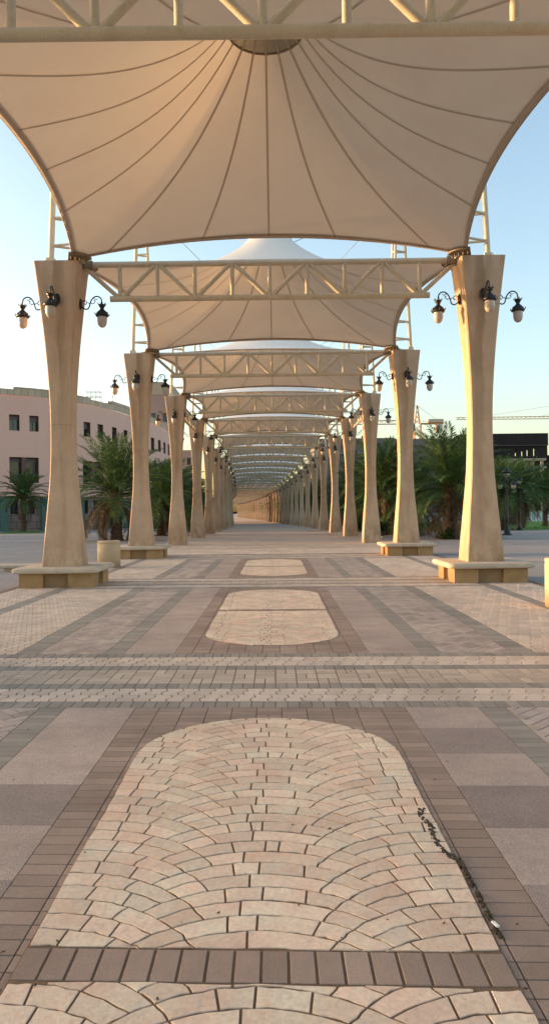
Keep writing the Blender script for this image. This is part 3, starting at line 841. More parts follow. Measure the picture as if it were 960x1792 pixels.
# ------------------------------------------------------------------ pink building on the left
FP = [(-60,72),(-42,74),(-34,76.5),(-29.32,79.95),(-25.15,82.97),(-23.04,86.47),(-20.9,91.23),(-19.25,98.12),(-17.88,105.43),(-16.87,116.15),(-16.95,134.15)]
S0 = sum(math.dist(a, b) for a, b in zip(FP[:4], FP[1:4]))
def resample():
    out = []; s = -S0
    # Catmull-Rom through the plan points
    for i in range(len(FP)-1):
        p = [Vector(FP[max(0,min(len(FP)-1,q))]) for q in (i-1,i,i+1,i+2)]
        for u in range(8):
            t = u/8; out.append(.5*((2*p[1])+(-p[0]+p[2])*t+(2*p[0]-5*p[1]+4*p[2]-p[3])*t*t+(-p[0]+3*p[1]-3*p[2]+p[3])*t**3))
    out.append(Vector(FP[-1])); return out
FR = resample(); FS = [0.]
for a, b in zip(FR, FR[1:]): FS.append(FS[-1]+(b-a).length)
kk = min(range(len(FR)), key=lambda i: (FR[i]-Vector(FP[3])).length); FS = [s-FS[kk] for s in FS]
def fp(s, off=0):
    for i in range(len(FS)-1):
        if s <= FS[i+1] or i == len(FS)-2:
            t = (s-FS[i])/(FS[i+1]-FS[i]); p = FR[i].lerp(FR[i+1], t); d = (FR[i+1]-FR[i]).normalized(); nrm = Vector((d.y, -d.x)); q = p - nrm*off; return q
def wall_strip(s0, s1, z0, z1, holes, off=0, step=2.0):
    """curved wall with real openings; holes: (sa, sb, za, zb)"""
    S = {s0, s1}; Z = {z0, z1}
    for h in holes: S |= {max(s0,h[0]), min(s1,h[1])}; Z |= {max(z0,h[2]), min(z1,h[3])}
    x = s0
    while x < s1: S.add(x); x += step
    S = sorted(q for q in S if s0 <= q <= s1); Z = sorted(q for q in Z if z0 <= q <= z1); mb = MB()
    uv = []
    for a, b in zip(S, S[1:]):
        if b-a < 1e-4: continue
        for c, d in zip(Z, Z[1:]):
            ms, mz = (a+b)/2, (c+d)/2
            if any(h[0] < ms < h[1] and h[2] < mz < h[3] for h in holes): continue
            p, q = fp(a, off), fp(b, off); mb.add([(p.x,p.y,c),(q.x,q.y,c),(q.x,q.y,d),(p.x,p.y,d)], [(0,1,2,3)]); uv += [(a,c),(b,c),(b,d),(a,d)]
    return mb, uv
def set_uv(o, uv):
    l_ = o.data.uv_layers.new(name='UVMap')
    for i, q in enumerate(uv): l_.data[i].uv = q
pb = empty('pink_building', (-30, 85, 0))
pb['label'] = 'long mauve-pink building with a curving front, tan block parapet and stone ground floor'; pb['category'] = 'building'
def bp(mb, name, mat, uv=None):
    for i, v in enumerate(mb.v): mb.v[i] = (v[0]+30, v[1]-85, v[2])
    o = mb.build(name, mat, pb)
    if uv: set_uv(o, uv)
    return o
upper = [(.93,2.02),(3.08,4.1),(6.2,7.3),(8.3,9.4),(10.7,11.9),(13.3,14.5),(16.8,18.1),(20.3,21.5),(24,25.3),(27.2,28.4),(30.6,32.2),(34.3,35.9),(37.8,39.4),(41.5,43),(45,46.5)] + [(-3.2*i-1.2,-3.2*i) for i in range(1, 9)]
winU = [(a, b, 10.67, 12.4) for a, b in upper]
winM = [(.9,4.05,5.0,7.8),(10.5,14.5,5.0,7.8),(21,24.5,5.0,7.8),(31,35,5.0,7.8),(-6,-3,5,7.8),(-15,-12,5,7.8)]
winG = []
s = -20.0
bays_t = [-14.0,-9.3,-4.6,-.15,4.3,9.65,14.8,20.,25.,30.,35.,40.,45.,50.]
for t0 in bays_t: winG += [(t0+1.15,t0+1.95,1.6,3.15),(t0+3.0,t0+3.8,1.6,3.15)]
ZB = -1.2
mb, uv = wall_strip(-S0+.01, 57.6, 3.55, 14.5, winU+winM); bp(mb, 'facade_wall', M['pink'])
mb, uv = wall_strip(-S0+.01, 57.6, ZB, 3.55, winG, .25); bp(mb, 'stone_ground_floor', M['clad'], uv)
mb, uv = wall_strip(-S0+.01, 57.6, 14.5, 15.15, [], -.06); bp(mb, 'parapet', M['parapet'], uv)
for sa_, sb_, h_ in ((1.5,6.5,.28),(9.5,12,.22),(16.5,27,.5),(27.5,33,.25),(38,44,.35)):
    mb, uv = wall_strip(sa_, sb_, 15.15, 15.15+h_, [], -.05); bp(mb, 'parapet_step', M['parapet'], uv)
    mb, uv = wall_strip(sa_, sb_, 15.15, 15.15+h_, [], .35); bp(mb, 'parapet_step', M['parapet'], uv)
    p, q, p2, q2 = fp(sa_,-.05), fp(sb_,-.05), fp(sa_,.35), fp(sb_,.35)
mb = MB(); SS = [-S0+1.2*i for i in range(int((57.6+S0)/1.2)+1)]
for a, b in zip(SS, SS[1:]):
    p, q, p2, q2 = fp(a,-.06), fp(b,-.06), fp(a,.4), fp(b,.4)
    mb.add([(p.x,p.y,15.15),(q.x,q.y,15.15),(q2.x,q2.y,15.15),(p2.x,p2.y,15.15)], [(0,1,2,3)])
    p, q, p2, q2 = fp(a,.25), fp(b,.25), fp(a,0), fp(b,0); mb.add([(p.x,p.y,3.55),(q.x,q.y,3.55),(q2.x,q2.y,3.55),(p2.x,p2.y,3.55)], [(0,1,2,3)])
bp(mb, 'coping', M['parapet'])
mb = MB(); ring_ = [fp(a, .4) for a in SS]; 
mb.add([(p.x,p.y,14.6) for p in ring_]+[(-60,134,14.6)], [tuple(range(len(ring_)+1))])
mb.add([(-16.95,134.15,ZB),(-16.95,134.15,14.6),(-60,134,14.6),(-60,134,ZB)], [(0,1,2,3)]); bp(mb, 'roof', M['tan_wall'])
def window(a, b, c, d, off0, depth, blind=.0, mull=False, name='window'):
    mb = MB(); P = [fp(a,off0), fp(b,off0)]; Q = [fp(a,off0+depth), fp(b,off0+depth)]
    f = lambda p, z: (p.x, p.y, z)
    mb.add([f(P[0],c),f(P[1],c),f(Q[1],c),f(Q[0],c)], [(0,1,2,3)]); mb.add([f(P[0],d),f(P[1],d),f(Q[1],d),f(Q[0],d)], [(3,2,1,0)])
    mb.add([f(P[0],c),f(Q[0],c),f(Q[0],d),f(P[0],d)], [(0,1,2,3)]); mb.add([f(P[1],c),f(Q[1],c),f(Q[1],d),f(P[1],d)], [(3,2,1,0)])
    if mull:
        m0, m1 = a+(b-a)*.42, a+(b-a)*.58; A, B, C2, D2 = fp(m0,off0+.1), fp(m1,off0+.1), fp(m0,off0+depth), fp(m1,off0+depth)
        mb.add([f(A,c),f(B,c),f(B,d),f(A,d)], [(0,1,2,3)]); mb.add([f(A,c),f(C2,c),f(C2,d),f(A,d)], [(3,2,1,0)]); mb.add([f(B,c),f(D2,c),f(D2,d),f(B,d)], [(0,1,2,3)])
    m1 = a+(b-a)*.5; A, B = fp(m1-.03,off0+depth-.05), fp(m1+.03,off0+depth-.05); mb.add([f(A,c),f(B,c),f(B,d),f(A,d)], [(0,1,2,3)])
    for i, v in enumerate(mb.v): mb.v[i] = (v[0]+30, v[1]-85, v[2])
    o = mb.build(name, M['reveal'], pb)
    g_ = MB(); g_.add([(Q[0].x+30,Q[0].y-85,c),(Q[1].x+30,Q[1].y-85,c),(Q[1].x+30,Q[1].y-85,d),(Q[0].x+30,Q[0].y-85,d)], [(0,1,2,3)]); g_.build('pane', M['glass'], o)
    if blind:
        z = d-(d-c)*blind; q0, q1 = fp(a,off0+depth-.08), fp(b,off0+depth-.08)
        g_ = MB(); g_.add([(q0.x+30,q0.y-85,z),(q1.x+30,q1.y-85,z),(q1.x+30,q1.y-85,d),(q0.x+30,q0.y-85,d)], [(0,1,2,3)]); g_.build('blind', M['shutter'], o)
for h in winU: window(*h, 0, .55, rnd.choice((.35,.38,.3,.45)))
for h in winM: window(*h, 0, .7, .18, True)
for h in winG: window(*h, .25, .35, 0)
for t0 in bays_t:
    mb = MB(); A = [fp(t0, .249), fp(t0+.85, .249), fp(t0+.85, -.18), fp(t0, -.18)]
    mb.add([(p.x,p.y,ZB) for p in A]+[(p.x,p.y,3.45) for p in A], [(0,1,5,4),(1,2,6,5),(2,3,7,6),(3,0,4,7),(4,5,6,7)]); bp(mb, 'pilaster', M['teal'])
# hall added out of frame on the left to keep low sun off paving
t = empty('added_sun_block_hall', (-68, -20, 0)); tag(t, 'added tan hall out of frame on the left, blocking the low sun', 'building')
a = MB(); a.box(-8,8,-42,86,0,6.0); a.build('wall', M['tan_wall'], t)
a = MB(); a.box(-8.3,8.3,-42.3,86.3,6.0,6.35); a.build('parapet', M['tan_wall'], t)
for i_ in range(19):
    a = MB(); a.box(7.95,8.06,-38+6.4*i_,-36+6.4*i_,2.0,4.2); a.build('window', M['glass'], t)
# roof rail and antenna
t = empty('roof_railing', (-22.4, 93, 14.6)); tag(t, 'thin metal rail frame standing on the pink building roof', 'railing')
a = MB()
for x in (-.85,-.3,.3,.85):
    for y in (-.4,.4): a.tube([(x,y,0),(x,y,2.15)], .025, 6)
for z in (1.5,2.12):
    a.tube([(-.85,-.4,z),(.85,-.4,z)], .025, 6); a.tube([(-.85,.4,z),(.85,.4,z)], .025, 6); a.tube([(-.85,-.4,z),(-.85,.4,z)], .025, 6); a.tube([(.85,-.4,z),(.85,.4,z)], .025, 6)
a.build('rail', M['gray_wall'], t)
a = MB(); a.tube([(0,0,0),(0,0,2.2)], .03, 6); a.tube([(-.3,0,1.9),(.3,0,1.9)], .02, 5); o = a.build('antenna', M['gray_light']); o.location = (-20.6, 95.5, 14.6); tag(o, 'short thin aerial on the pink building roof right of the rail frame', 'antenna')
a = MB(); a.box(-1.6,1.6,-1.2,1.2,0,1.6,bev=.05); a.box(-1.75,1.75,-1.35,1.35,1.6,1.72); o = a.build('roof_housing', M['tan_wall']); o.location = (-23.6, 101, 14.6); tag(o, 'low tan plant housing on the pink building roof', 'rooftop housing')
# taller block behind
t = empty('rose_tower', (-22, 141, 0)); tag(t, 'taller rose block with tan top behind the pink building, left of the third left column', 'building')
a = MB(); a.box(-4,3.6,-6,6,-1.2,22.9); a.build('wall', M['pink_dark'], t)
a = MB(); a.box(-4.1,3.7,-6.1,6.1,22.9,24.7); a.box(-3.5,2.2,-5,5,24.7,25.4); a.build('top_storey', M['tan_wall'], t)
for x in (-2.2,.2,2.3):
    a = MB(); a.box(x-.4,x+.4,-6.06,-5.9,18,19.6); a.build('window', M['glass'], t)
# small gray block seen past its end
t = empty('gray_block', (-20.8, 172, 0)); tag(t, 'small gray-pink block just right of the third left column', 'building')
a = MB(); a.box(-3,2.2,0,12,-1.2,15.5); a.build('wall', M['pink_dark'], t)
a = MB(); a.box(-3.1,2.3,-.1,12.1,15.5,15.9); a.build('coping', M['tan_wall'], t)
for z in (5,9,12.5):
    a = MB(); a.box(.6,1.4,-.06,.1,z,z+1.6); a.build('window', M['glass'], t)

# ------------------------------------------------------------------ buildings on the right
def slab_building(name, x0, x1, y0, y1, z1, wall, band=None, slots=(), label='', fascia=None):
    t = empty(name, ((x0+x1)/2, y0, zg(y0))); tag(t, label, 'building'); ox = (x0+x1)/2; zb = -.2
    fr = MB(); xs = sorted({x0, x1} | {q for s_ in slots for q in s_[:2]}); zs = sorted({zb, z1} | {q for s_ in slots for q in s_[2:]})
    for a_, b_ in zip(xs, xs[1:]):
        for c_, d_ in zip(zs, zs[1:]):
            if any(s_[0] < (a_+b_)/2 < s_[1] and s_[2] < (c_+d_)/2 < s_[3] for s_ in slots): continue
            fr.add([(a_-ox,0,c_),(b_-ox,0,c_),(b_-ox,0,d_),(a_-ox,0,d_)], [(0,1,2,3)])
    w_ = x1-x0; D_ = y1-y0
    fr.add([(x0-ox,0,zb),(x0-ox,D_,zb),(x0-ox,D_,z1),(x0-ox,0,z1)], [(3,2,1,0)]); fr.add([(x1-ox,0,zb),(x1-ox,D_,zb),(x1-ox,D_,z1),(x1-ox,0,z1)], [(0,1,2,3)])
    fr.add([(x0-ox,D_,zb),(x1-ox,D_,zb),(x1-ox,D_,z1),(x0-ox,D_,z1)], [(3,2,1,0)])
    fr.build('wall', wall, t)
    r_ = MB(); r_.add([(x0-ox,0,z1-.1),(x1-ox,0,z1-.1),(x1-ox,D_,z1-.1),(x0-ox,D_,z1-.1)], [(0,1,2,3)]); r_.build('roof', wall, t)
    for s_ in slots:
        m_ = MB(); m_.box(s_[0]-ox,s_[1]-ox,.45,.5,s_[2],s_[3]); m_.build('window', M['glass'], t)
    return t, ox
sl = [(x, x+.55, 11.2, 12.9) for x in (17.2,20.2,22.6,26,29,31,34)]
t, ox = slab_building('gray_building', 8.0, 44, 150, 185, 16.6, M['gray_wall'], slots=sl, label='long gray concrete building with slot windows beyond the right-hand palms')
a = MB(); a.box(8-ox,24.2-ox,-.5,-.002,13.8,16.8); a.box(8-ox,24.2-ox,-.55,-.5,13.75,13.95); a.build('fascia', M['gray_wall'], t)
a = MB(); a.box(8-ox,24.3-ox,-.6,-.56,13.7,13.98); a.build('ledge', M['gray_light'], t)
for x in (12.5, 20.4, 27):
    a = MB(); a.box(x-ox-.3,x-ox+.3,3,3.6,16.5,17.1); a.build('roof_vent', M['gray_wall'], t)
# dark shell under construction
t = empty('unfinished_building', (44, 140, 0)); tag(t, 'black netted upper storeys on an unfinished stone building at the right edge', 'building')
a = MB(); a.box(-8.5,7.3,0,20,13.3,15.6); a.build('dark_top', M['black_wall'], t)
sl = [(x, x+.28, 11.35, 12.7) for x in (1.1,2.3,3.3,4.55)]; a = MB(); xs = sorted({-8.5,7.2} | {q for s_ in sl for q in s_[:2]})
for p, q in zip(xs, xs[1:]):
    if any(s_[0] < (p+q)/2 < s_[1] for s_ in sl): a.box(p,q,.2,.6,10.9,11.35); a.box(p,q,.2,.6,12.7,13.296)
    else: a.box(p,q,.2,.6,10.9,13.296)
a.build('dark_storey', M['black_wall'], t)
a = MB(); a.box(-8.6,7.4,-.25,-.05,13.28,13.36); a.build('ledge_rail', M['gray_wall'], t)
a = MB()
for i in range(9): a.box(-8+1.75*i,-7.55+1.75*i,.1,.6,-1,10.6)
for z in (2.5,6.3,9.0,10.45): a.box(-8.4,6.9,0,.7,z,z+.45)
a.box(-8.4,6.9,6,6.3,-1,10.6); a.build('stone_frame', M['raw_stone'], t)
a = MB(); a.box(7.6,14,2,18,-1,11.6); a.build('dark_annex', M['black_wall'], t)
# boundary wall and lawn
t = empty('boundary_wall', (60, 125, zg(125))); tag(t, 'low white boundary wall behind the lawn on the right', 'wall')
a = MB(); a.box(-48,60,0,.3,0,1.55); a.build('wall', M['white_wall'], t)
a = MB(); a.box(-48,60,-.05,.35,1.552,1.64)
for i in range(28): a.box(-48+4*i,-47.6+4*i,-.08,-.002,0,1.8)
a.build('coping', M['white_wall'], t)
g = MB()
for a_, b_ in ((57,85),(85,124.5)): g.add([(9.5,a_,zg(a_)+.05),(200,a_,zg(a_)+.05),(200,b_,zg(b_)+.05),(9.5,b_,zg(b_)+.05)], [(0,1,2,3)])
g.add([(9.5,57,zg(57)-.05),(200,57,zg(57)-.05),(200,57,zg(57)+.05),(9.5,57,zg(57)+.05)], [(0,1,2,3)])
tag(g.build('lawn_ground', M['lawn']), kind='structure')
g = MB(); rg_ = random.Random(3)
for _ in range(16000):
    y = 57.2 + 40*rg_.random()**1.6; x = rg_.uniform(9.6, 48); z = zg(y)+.05; h_ = rg_.uniform(.05,.13); a_ = rg_.uniform(0,6.28); wq = .02
    g.add([(x-wq*math.cos(a_),y-wq*math.sin(a_),z),(x+wq*math.cos(a_),y+wq*math.sin(a_),z),(x+rg_.uniform(-.04,.04),y+rg_.uniform(-.04,.04),z+h_)], [(0,1,2)])
tag(g.build('grass', M['lawn']), 'short green grass on the lawn at the right', 'grass', kind='stuff')

# ------------------------------------------------------------------ cranes
def lattice(mb, p, q, w0, w1, n, r):
    p, q = Vector(p), Vector(q); d = (q-p).normalized(); a = Vector((0,0,1)) if abs(d.z) < .8 else Vector((1,0,0)); u = d.cross(a).normalized(); v = d.cross(u)
    def c(i, t): 
        ww = w0+(w1-w0)*t; return p+(q-p)*t+u*ww*(1 if i in (0,3) else -1)*.5+v*ww*(1 if i in (0,1) else -1)*.5
    for i in range(4): mb.tube([c(i,0), c(i,1)], r, 5)
    for k in range(n):
        for i in range(4): mb.tube([c(i,k/n), c((i+1)%4,(k+1)/n)], r*.6, 4)
def crane(x, y, zj, apex, jl, cl, yaw, label):
    t = empty('tower_crane', (x, y, 0), yaw); tag(t, label, 'crane', 'tower cranes over the far roofs')
    a = MB(); lattice(a, (0,0,-1), (0,0,zj), 1.9, 1.9, 16, .13); a.build('mast', M['crane'], t)
    a = MB(); lattice(a, (0,0,zj+.3), (0,0,apex), 1.4, .3, 4, .11); a.build('apex_frame', M['crane'], t)
    a = MB(); lattice(a, (-.9,0,zj+.8), (-jl,0,zj+.8), 1.1, .8, 34, .08); a.build('jib', M['crane'], t)
    a = MB(); a.box(.9,cl,-.7,.7,zj+.1,zj+.45); a.box(.9,cl,-.72,-.68,zj+.9,zj+1.0); a.build('counter_jib', M['crane'], t)
    a = MB(); a.box(cl-4.6,cl-.1,-.8,.8,zj+.5,zj+1.6,bev=.15); a.build('winch_house', M['concrete_w'], t)
    a = MB(); a.box(cl-2.4,cl-.5,-.9,.9,zj-2.4,zj+.1,bev=.1); a.build('counterweight', M['concrete_w'], t)
    a = MB(); a.box(-2.1,-.95,-1.6,-.2,zj-1.8,zj+.2,bev=.1); a.build('cab', M['gray_wall'], t)
    a = MB(); a.tube([(0,0,apex),(cl-2,0,zj+1.4)], .05, 4); a.tube([(0,0,apex),(-jl*.45,0,zj+1.3)], .05, 4); a.tube([(0,0,apex),(-jl*.85,0,zj+1.3)], .05, 4); a.build('tie_rope', M['cable'], t)
crane(42.1, 220, 26.5, 32.2, 52, 7.7, 0, 'yellow tower crane rising behind the gray building between the second and first right columns')
crane(135, 300, 37, 46, 62, 12, 0, 'distant tower crane jib reaching in thin from the right edge above the black building')

# ------------------------------------------------------------------ street lamps in the plaza on the right
def make_street_lamp():
    t = empty('street_lamp')
    a = MB(); a.lathe([(.30,0),(.30,.06),(.20,.10),(.16,.35),(.12,.42),(.10,.9),(.115,.94),(.075,1.0),(.06,3.2),(.08,3.25),(.05,3.3),(.04,3.65)], n=14); a.build('post', M['iron'], t)
    for s_ in (-1,1):
        b = MB(); b.tube([(0,0,3.15),(s_*.2,0,3.35),(s_*.42,0,3.4),(s_*.55,0,3.25)], .025, 6); b.build('arm', M['iron'], t)
        b = MB(); b.lathe([(0,3.26),(.05,3.24),(.10,3.16),(.19,3.05),(.19,3.0),(0,3.0)], (s_*.55,0,0), 12); b.build('hood', M['iron'], t)
        b = MB(); b.lathe([(.15,3.0),(.13,2.86),(.08,2.78),(0,2.76)], (s_*.55,0,0), 12); b.build('globe', M['lamp_glass'], t)
    b = MB(); b.lathe([(.05,3.6),(.2,3.66),(.26,3.74),(.26,3.8),(.14,3.92),(.06,4.0),(.04,4.08),(0,4.14)], n=14); b.build('finial_hood', M['iron'], t)
    b = MB(); b.lathe([(.05,3.45),(.13,3.50),(.19,3.60),(.2,3.66),(0,3.66)], n=14); b.build('globe', M['lamp_glass'], t)
    return t
L0 = make_street_lamp(); L0.location = (13.85, 44.5, 0); L0.rotation_euler = (0,0,.5); tag(L0, 'nearer black plaza lamp post to the right of the first right column', 'lamp post', 'black plaza lamp posts')
for x, y, lb in ((18.2,55.6,'farther black plaza lamp post, its pale lantern against the palms at the right'),(15.9,82,'thin far black lamp post in the trees just right of the second right column'),(21.0,90,'thin far black lamp post seen just left of the first right column')):
    q = copy_tree(L0); q.location = (x, y, zg(y)); q.rotation_euler = (0,0,rnd.uniform(0,3)); tag(q, lb, 'lamp post', 'black plaza lamp posts')

# ------------------------------------------------------------------ palms and shrubs
def frond(mb, base, az, el, L, droop, rg, leaf=.42, mi=0, sparse=1.0):
    """arching rachis with two rows of narrow leaflets"""
    N = 30; p = Vector(base); pts = [p.copy()]; e = el; dirs = []
    for i in range(N):
        d = Vector((math.cos(az)*math.cos(e), math.sin(az)*math.cos(e), math.sin(e))); p = p + d*(L/N); pts.append(p.copy()); dirs.append(d); e -= droop/N*(.5+1.3*i/N)
    dirs.append(dirs[-1])
    mb.tube(pts[::5], [.028,.024,.020,.015,.010,.007,.004][:len(pts[::5])], 4, mi, False)
    side = Vector((-math.sin(az), math.cos(az), 0))
    for i in range(3, N+1):
        t = i/N; ll = leaf*(.55+.9*math.sin(math.pi*min(1,t*.9+.05)))*(1 if t < .9 else .7)
        d = dirs[i]; up = side.cross(d)
        if up.z < 0: up = -up
        for sg in (-1, 1):
            for rep in range(2):
                if rg.random() > sparse: continue
                q = pts[i]+d*(rep*L/N*.5)
                v = (d*rg.uniform(.75,1.0)+side*sg*rg.uniform(.65,.95)+up*rg.uniform(.05,.4)).normalized()
                l_ = ll*rg.uniform(.8,1.15); tip = q+v*l_-Vector((0,0,.12*l_*l_/.3*rg.uniform(.3,1))); w_ = d*.033; m_ = q+v*l_*.5
                mb.add([q-w_*.5, m_-w_, tip, m_+w_], [(0,1,2,3)], mi)
def make_palm(seed, trunk_h, L, nf, nd, r=.26, skirt=1.0, upright=1.0, offsets=0):
    rg = random.Random(seed); t = empty('date_palm')
    a = MB(); N = int(trunk_h*5)+3; n = 14
    prof = []
    for i in range(N*2):
        f = i/(N*2-1); rr = r*(1.35-.5*min(1,f*3) if f < .33 else .85+.12*f)
        prof.append((rr*(1.10 if i%2 else .92), trunk_h*f))
    prof.append((0, trunk_h+.1)); a.lathe(prof, n=n, smooth=False)
    for k in range(int(trunk_h*42)):                      # stubs of cut frond bases
        z = trunk_h*rg.uniform(.05,1); an = rg.uniform(0,6.28); c, s_ = math.cos(an), math.sin(an); b0 = Vector((r*.85*c, r*.85*s_, z)); d = Vector((c*.5, s_*.5, .8))
        a.tube([b0, b0+d*rg.uniform(.10,.2)], [.055,.02], 4)
    a.build('trunk', M['trunk'], t)
    cr = MB(); top = Vector((0,0,trunk_h))
    for k in range(nf):
        f = k/nf; az = k*2.39996+rg.uniform(-.25,.25); el = R(84-88*f**1.15*upright+rg.uniform(-6,6)); Lk = L*(.92-.2*abs(f-.4)+rg.uniform(-.06,.06))
        frond(cr, top+Vector((math.cos(az)*.12, math.sin(az)*.12, .15-.3*f)), az, el, Lk, R(32+48*f+rg.uniform(-10,10)), rg, leaf=.13*L)
    cr.build('crown', M['frond'], t)
    co = MB()
    for k in range(30):
        az = rg.uniform(0,6.28); el = R(rg.uniform(5,75)); b0 = top+Vector((math.cos(az)*.15,math.sin(az)*.15,rg.uniform(-.3,.15))); d = Vector((math.cos(az)*math.cos(el),math.sin(az)*math.cos(el),math.sin(el)))
        co.tube([b0, b0+d*rg.uniform(.5,.95)], [.045,.015], 5)
    co.build('frond_bases', M['palm_core'], t)
    de = MB()
    for k in range(nd):
        az = rg.uniform(0,6.28); el = R(rg.uniform(-60,-5)*skirt)
        frond(de, top+Vector((math.cos(az)*.15, math.sin(az)*.15, -.25-rg.random()*.35)), az, el, L*rg.uniform(.55,.85), R(rg.uniform(40,85)), rg, leaf=.10*L, sparse=.8)
    if nd: de.build('dry_fronds', M['frond_dead'], t)
    return t
PA = make_palm(1, 2.7, 3.9, 54, 16, .27)
PB = make_palm(2, 3.2, 3.6, 50, 12, .25, upright=.9)
PC = make_palm(5, 3.4, 3.0, 50, 6, .24, upright=1.0)
PD = make_palm(9, 2.3, 4.0, 52, 18, .29)
src = {'A': PA, 'B': PB, 'C': PC, 'D': PD}; first = set()
def palm(kd, x, y, sc, rz, label):
    if kd in first: o = copy_tree(src[kd])
    else: first.add(kd); o = src[kd]
    o.location = (x, y, zg(y)-.03); o.rotation_euler = (0,0,rz); o.scale = (sc,sc,sc); tag(o, label, 'palm tree', 'date palms around the plaza'); return o
palm('A', -9.2, 43.5, 1.06, .3, 'big date palm with brown hanging fronds between the first and second left columns')
palm('D', -7.9, 52, 1.0, 1.3, 'date palm half hidden behind the second left column')
palm('B', -8.4, 62, 1.0, 2.2, 'dark date palm seen between the second and third left columns')
palm('A', -9.4, 72, 1.0, .9, 'date palm deep in shade behind the third left column')
palm('D', -9.6, 84, 1.05, 1.9, 'far date palm showing in the gap right of the third left column')
palm('B', -11, 97, 1.0, 3.1, 'farthest left date palm showing past the fourth left column')
palm('C', -23.6, 70, 1.0, .5, 'small neat date palm on a grass patch at the left edge')
palm('A', 9.6, 40.5, 1.03, 2.0, 'large date palm with tall upright fronds just left of the first right column')
palm('D', 8.6, 46.5, .92, .4, 'date palm with drooping brown skirt right of the second right column')
palm('B', 7.0, 47.5, 1.0, 2.6, 'date palm with scarred trunk between the third and second right columns')
palm('D', 8.0, 57, 1.0, 3.3, 'date palm behind the second right column')
palm('A', 7.6, 66, 1.05, 4.1, 'date palm between the fourth and third right columns')
palm('B', 8.6, 80, 1.1, 5.0, 'shaded date palm behind the fourth right column')
palm('D', 8.8, 96, 1.1, .2, 'far date palm between the fifth and fourth right columns')
palm('A', 10.2, 112, 1.2, 1.2, 'farthest date palm glimpsed between the sixth and fifth right columns')
palm('A', 16.9, 56, .95, 5.2, 'date palm behind the nearer lamp post at the right')
palm('B', 20.5, 62, .95, .8, 'drooping date palm behind the farther lamp post')
palm('C', 24.6, 68, .9, 3.6, 'slim date palm at the right edge of the lawn')
palm('D', 27.5, 85, .95, 2.9, 'squat date palm farther back at the right edge')
palm('B', 19.0, 82, 1.0, 4.4, 'far date palm on the lawn right of the first right column')
palm('C', 34.5, 105, 1.1, 2.4, 'far slim date palm before the white boundary wall')
palm('A', 29, 112, 1.0, 3.8, 'far full date palm before the white boundary wall')
rf_ = random.Random(21)
for i in range(26):
    y = 120 + i*9.5 + rf_.uniform(-2,2); x = cx(y) + 8.2 + rf_.uniform(-.8,1.6)
    palm('ABD'[i % 3], x, y, rf_.uniform(1.05,1.3), rf_.uniform(0,6), 'tiny dark far-off palm lining the right side of the bending walk')['group'] = 'far palms lining the bend'
for i in range(6):
    y = 115 + i*13; x = cx(y) - 8.8 - rf_.uniform(0,1.5)
    palm('ABD'[i % 3], x, y, rf_.uniform(.85,1.0), rf_.uniform(0,6), 'tiny far-off palm on the left side of the bending walk')['group'] = 'far palms left of the bend'
def shrub(x, y, rx, ry, h, label, mat='shrub', n=900, seed=0, name='shrub'):
    rg = random.Random(seed+int(x*10)); t = empty(name, (x, y, zg(y))); tag(t, label, 'shrub')
    lobes = [(rg.uniform(-.6,.6)*rx, rg.uniform(-.5,.5)*ry, h*rg.uniform(.35,.65), rg.uniform(.35,.6)) for _ in range(9)]
    a = MB()
    for _ in range(n):
        lx, ly, lz, lr = rg.choice(lobes); v = Vector((rg.gauss(0,1), rg.gauss(0,1), rg.gauss(0,1))).normalized()*rg.uniform(.55,1.05)
        p = Vector((lx+v.x*rx*lr, ly+v.y*ry*lr, max(.03, lz+v.z*h*.5))); u = Vector((rg.gauss(0,1), rg.gauss(0,1), rg.gauss(0,.6))).normalized(); q = u.orthogonal().normalized(); s_ = rg.uniform(.05,.11)
        a.add([p-u*s_, p-q*s_*.45, p+u*s_, p+q*s_*.45], [(0,1,2,3)])
    a.build('foliage', M[mat], t)
    a = MB()
    for lx, ly, lz, lr in lobes: a.tube([(lx*.2,ly*.2,0),(lx*.6,ly*.6,lz*.5),(lx,ly,lz)], [.03,.02,.01], 5)
    a.build('stems', M['trunk'], t)
shrub(-8.3, 46.5, .9, .8, 1.4, 'dark oleander shrub at the foot of the big left palm', n=1600)
shrub(-7.3, 52.5, 1.3, 1.0, 2.6, 'tall dark green shrub between the second and third left columns', n=3000)
shrub(-7.6, 60, 1.6, 1.2, 2.2, 'dark shrub behind the third left column', n=2000)
shrub(9.0, 39.6, .55, .5, .62, 'small yellow-green bush at the foot of the large right palm', 'shrub_y', 900)
shrub(10.6, 39.9, .7, .5, .9, 'dark green bush just left of the first right column', n=1200)
shrub(7.3, 43.0, .9, .6, .65, 'low yellow-green bush behind the second right bench', 'shrub_y', 900)
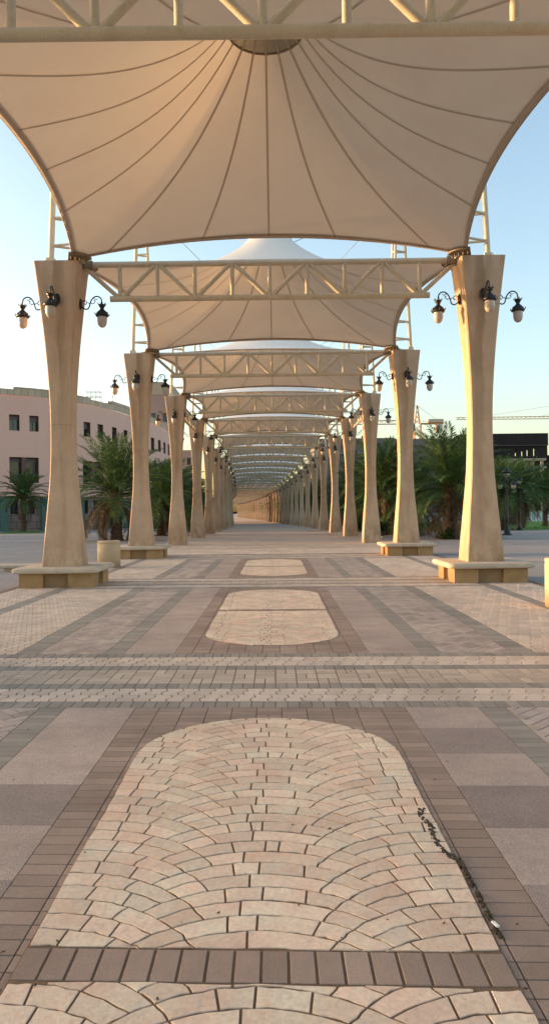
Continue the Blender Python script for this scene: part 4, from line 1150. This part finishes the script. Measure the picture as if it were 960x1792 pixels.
shrub(6.4, 44.5, .9, .6, 1.0, 'bright green shrub right of the third right column', 'shrub', 1600)
shrub(7.6, 49.5, 1.2, .8, 1.3, 'green shrub behind the second right column', n=1600)
shrub(6.6, 56, 1.2, .9, 1.4, 'green shrub left of the third right column', n=1600)
shrub(31, 95, 1.3, 1.0, 1.3, 'round shrub far back on the lawn', n=900)
g = MB(); rg_ = random.Random(5)
for _ in range(2600):
    r_ = 2.0*math.sqrt(rg_.random()); a_ = rg_.uniform(0,6.28); x = -23.6+r_*math.cos(a_)*1.1; y = 70+r_*math.sin(a_); h_ = rg_.uniform(.06,.2)*(1.15-r_/2.2)
    g.add([(x-.03,y,zg(y)),(x+.03,y,zg(y)),(x+rg_.uniform(-.06,.06),y,zg(y)+h_+.05)], [(0,1,2)])
tag(g.build('grass_patch', M['lawn']), 'round patch of grass at the foot of the small left palm', 'grass', kind='stuff')
# low planted kerb on the right behind the second bench
a = MB(); a.box(-.9,.9,-.12,.12,0,.13,bev=.01); o = a.build('planter_kerb', M['gray_light']); o.location = (6.9, 42.0, 0); tag(o, 'short pale kerb edging the planting right of the third right column', 'kerb')

# scattered leaf and grit specks on the near paving
g = MB(); rs = random.Random(12)
for _ in range(170):
    y = 2.4+14*rs.random()**1.5; x = rs.uniform(-1,1)*(1.2+y*.3); r_ = rs.uniform(.002,.007); a_ = rs.uniform(0,3.1); e_ = rs.uniform(1,2.6)
    P_ = [(x+r_*e_*math.cos(a_)*c-r_*math.sin(a_)*q, y+r_*e_*math.sin(a_)*c+r_*math.cos(a_)*q, .0215+rs.uniform(0,.003)) for c, q in ((1,0),(0,1),(-1,0),(0,-1))]
    g.add(P_+[(x,y,.027)], [(0,1,4),(1,2,4),(2,3,4),(3,0,4)])
tag(g.build('fallen_bits', M['trunk']), 'tiny dry leaf bits and grit scattered on the paving', 'litter', kind='stuff')

for o_ in C.objects:
    if o_.get('label') and len(o_['label'].replace('-',' ').split()) > 16: print('LONG', o_.name, o_['label'])
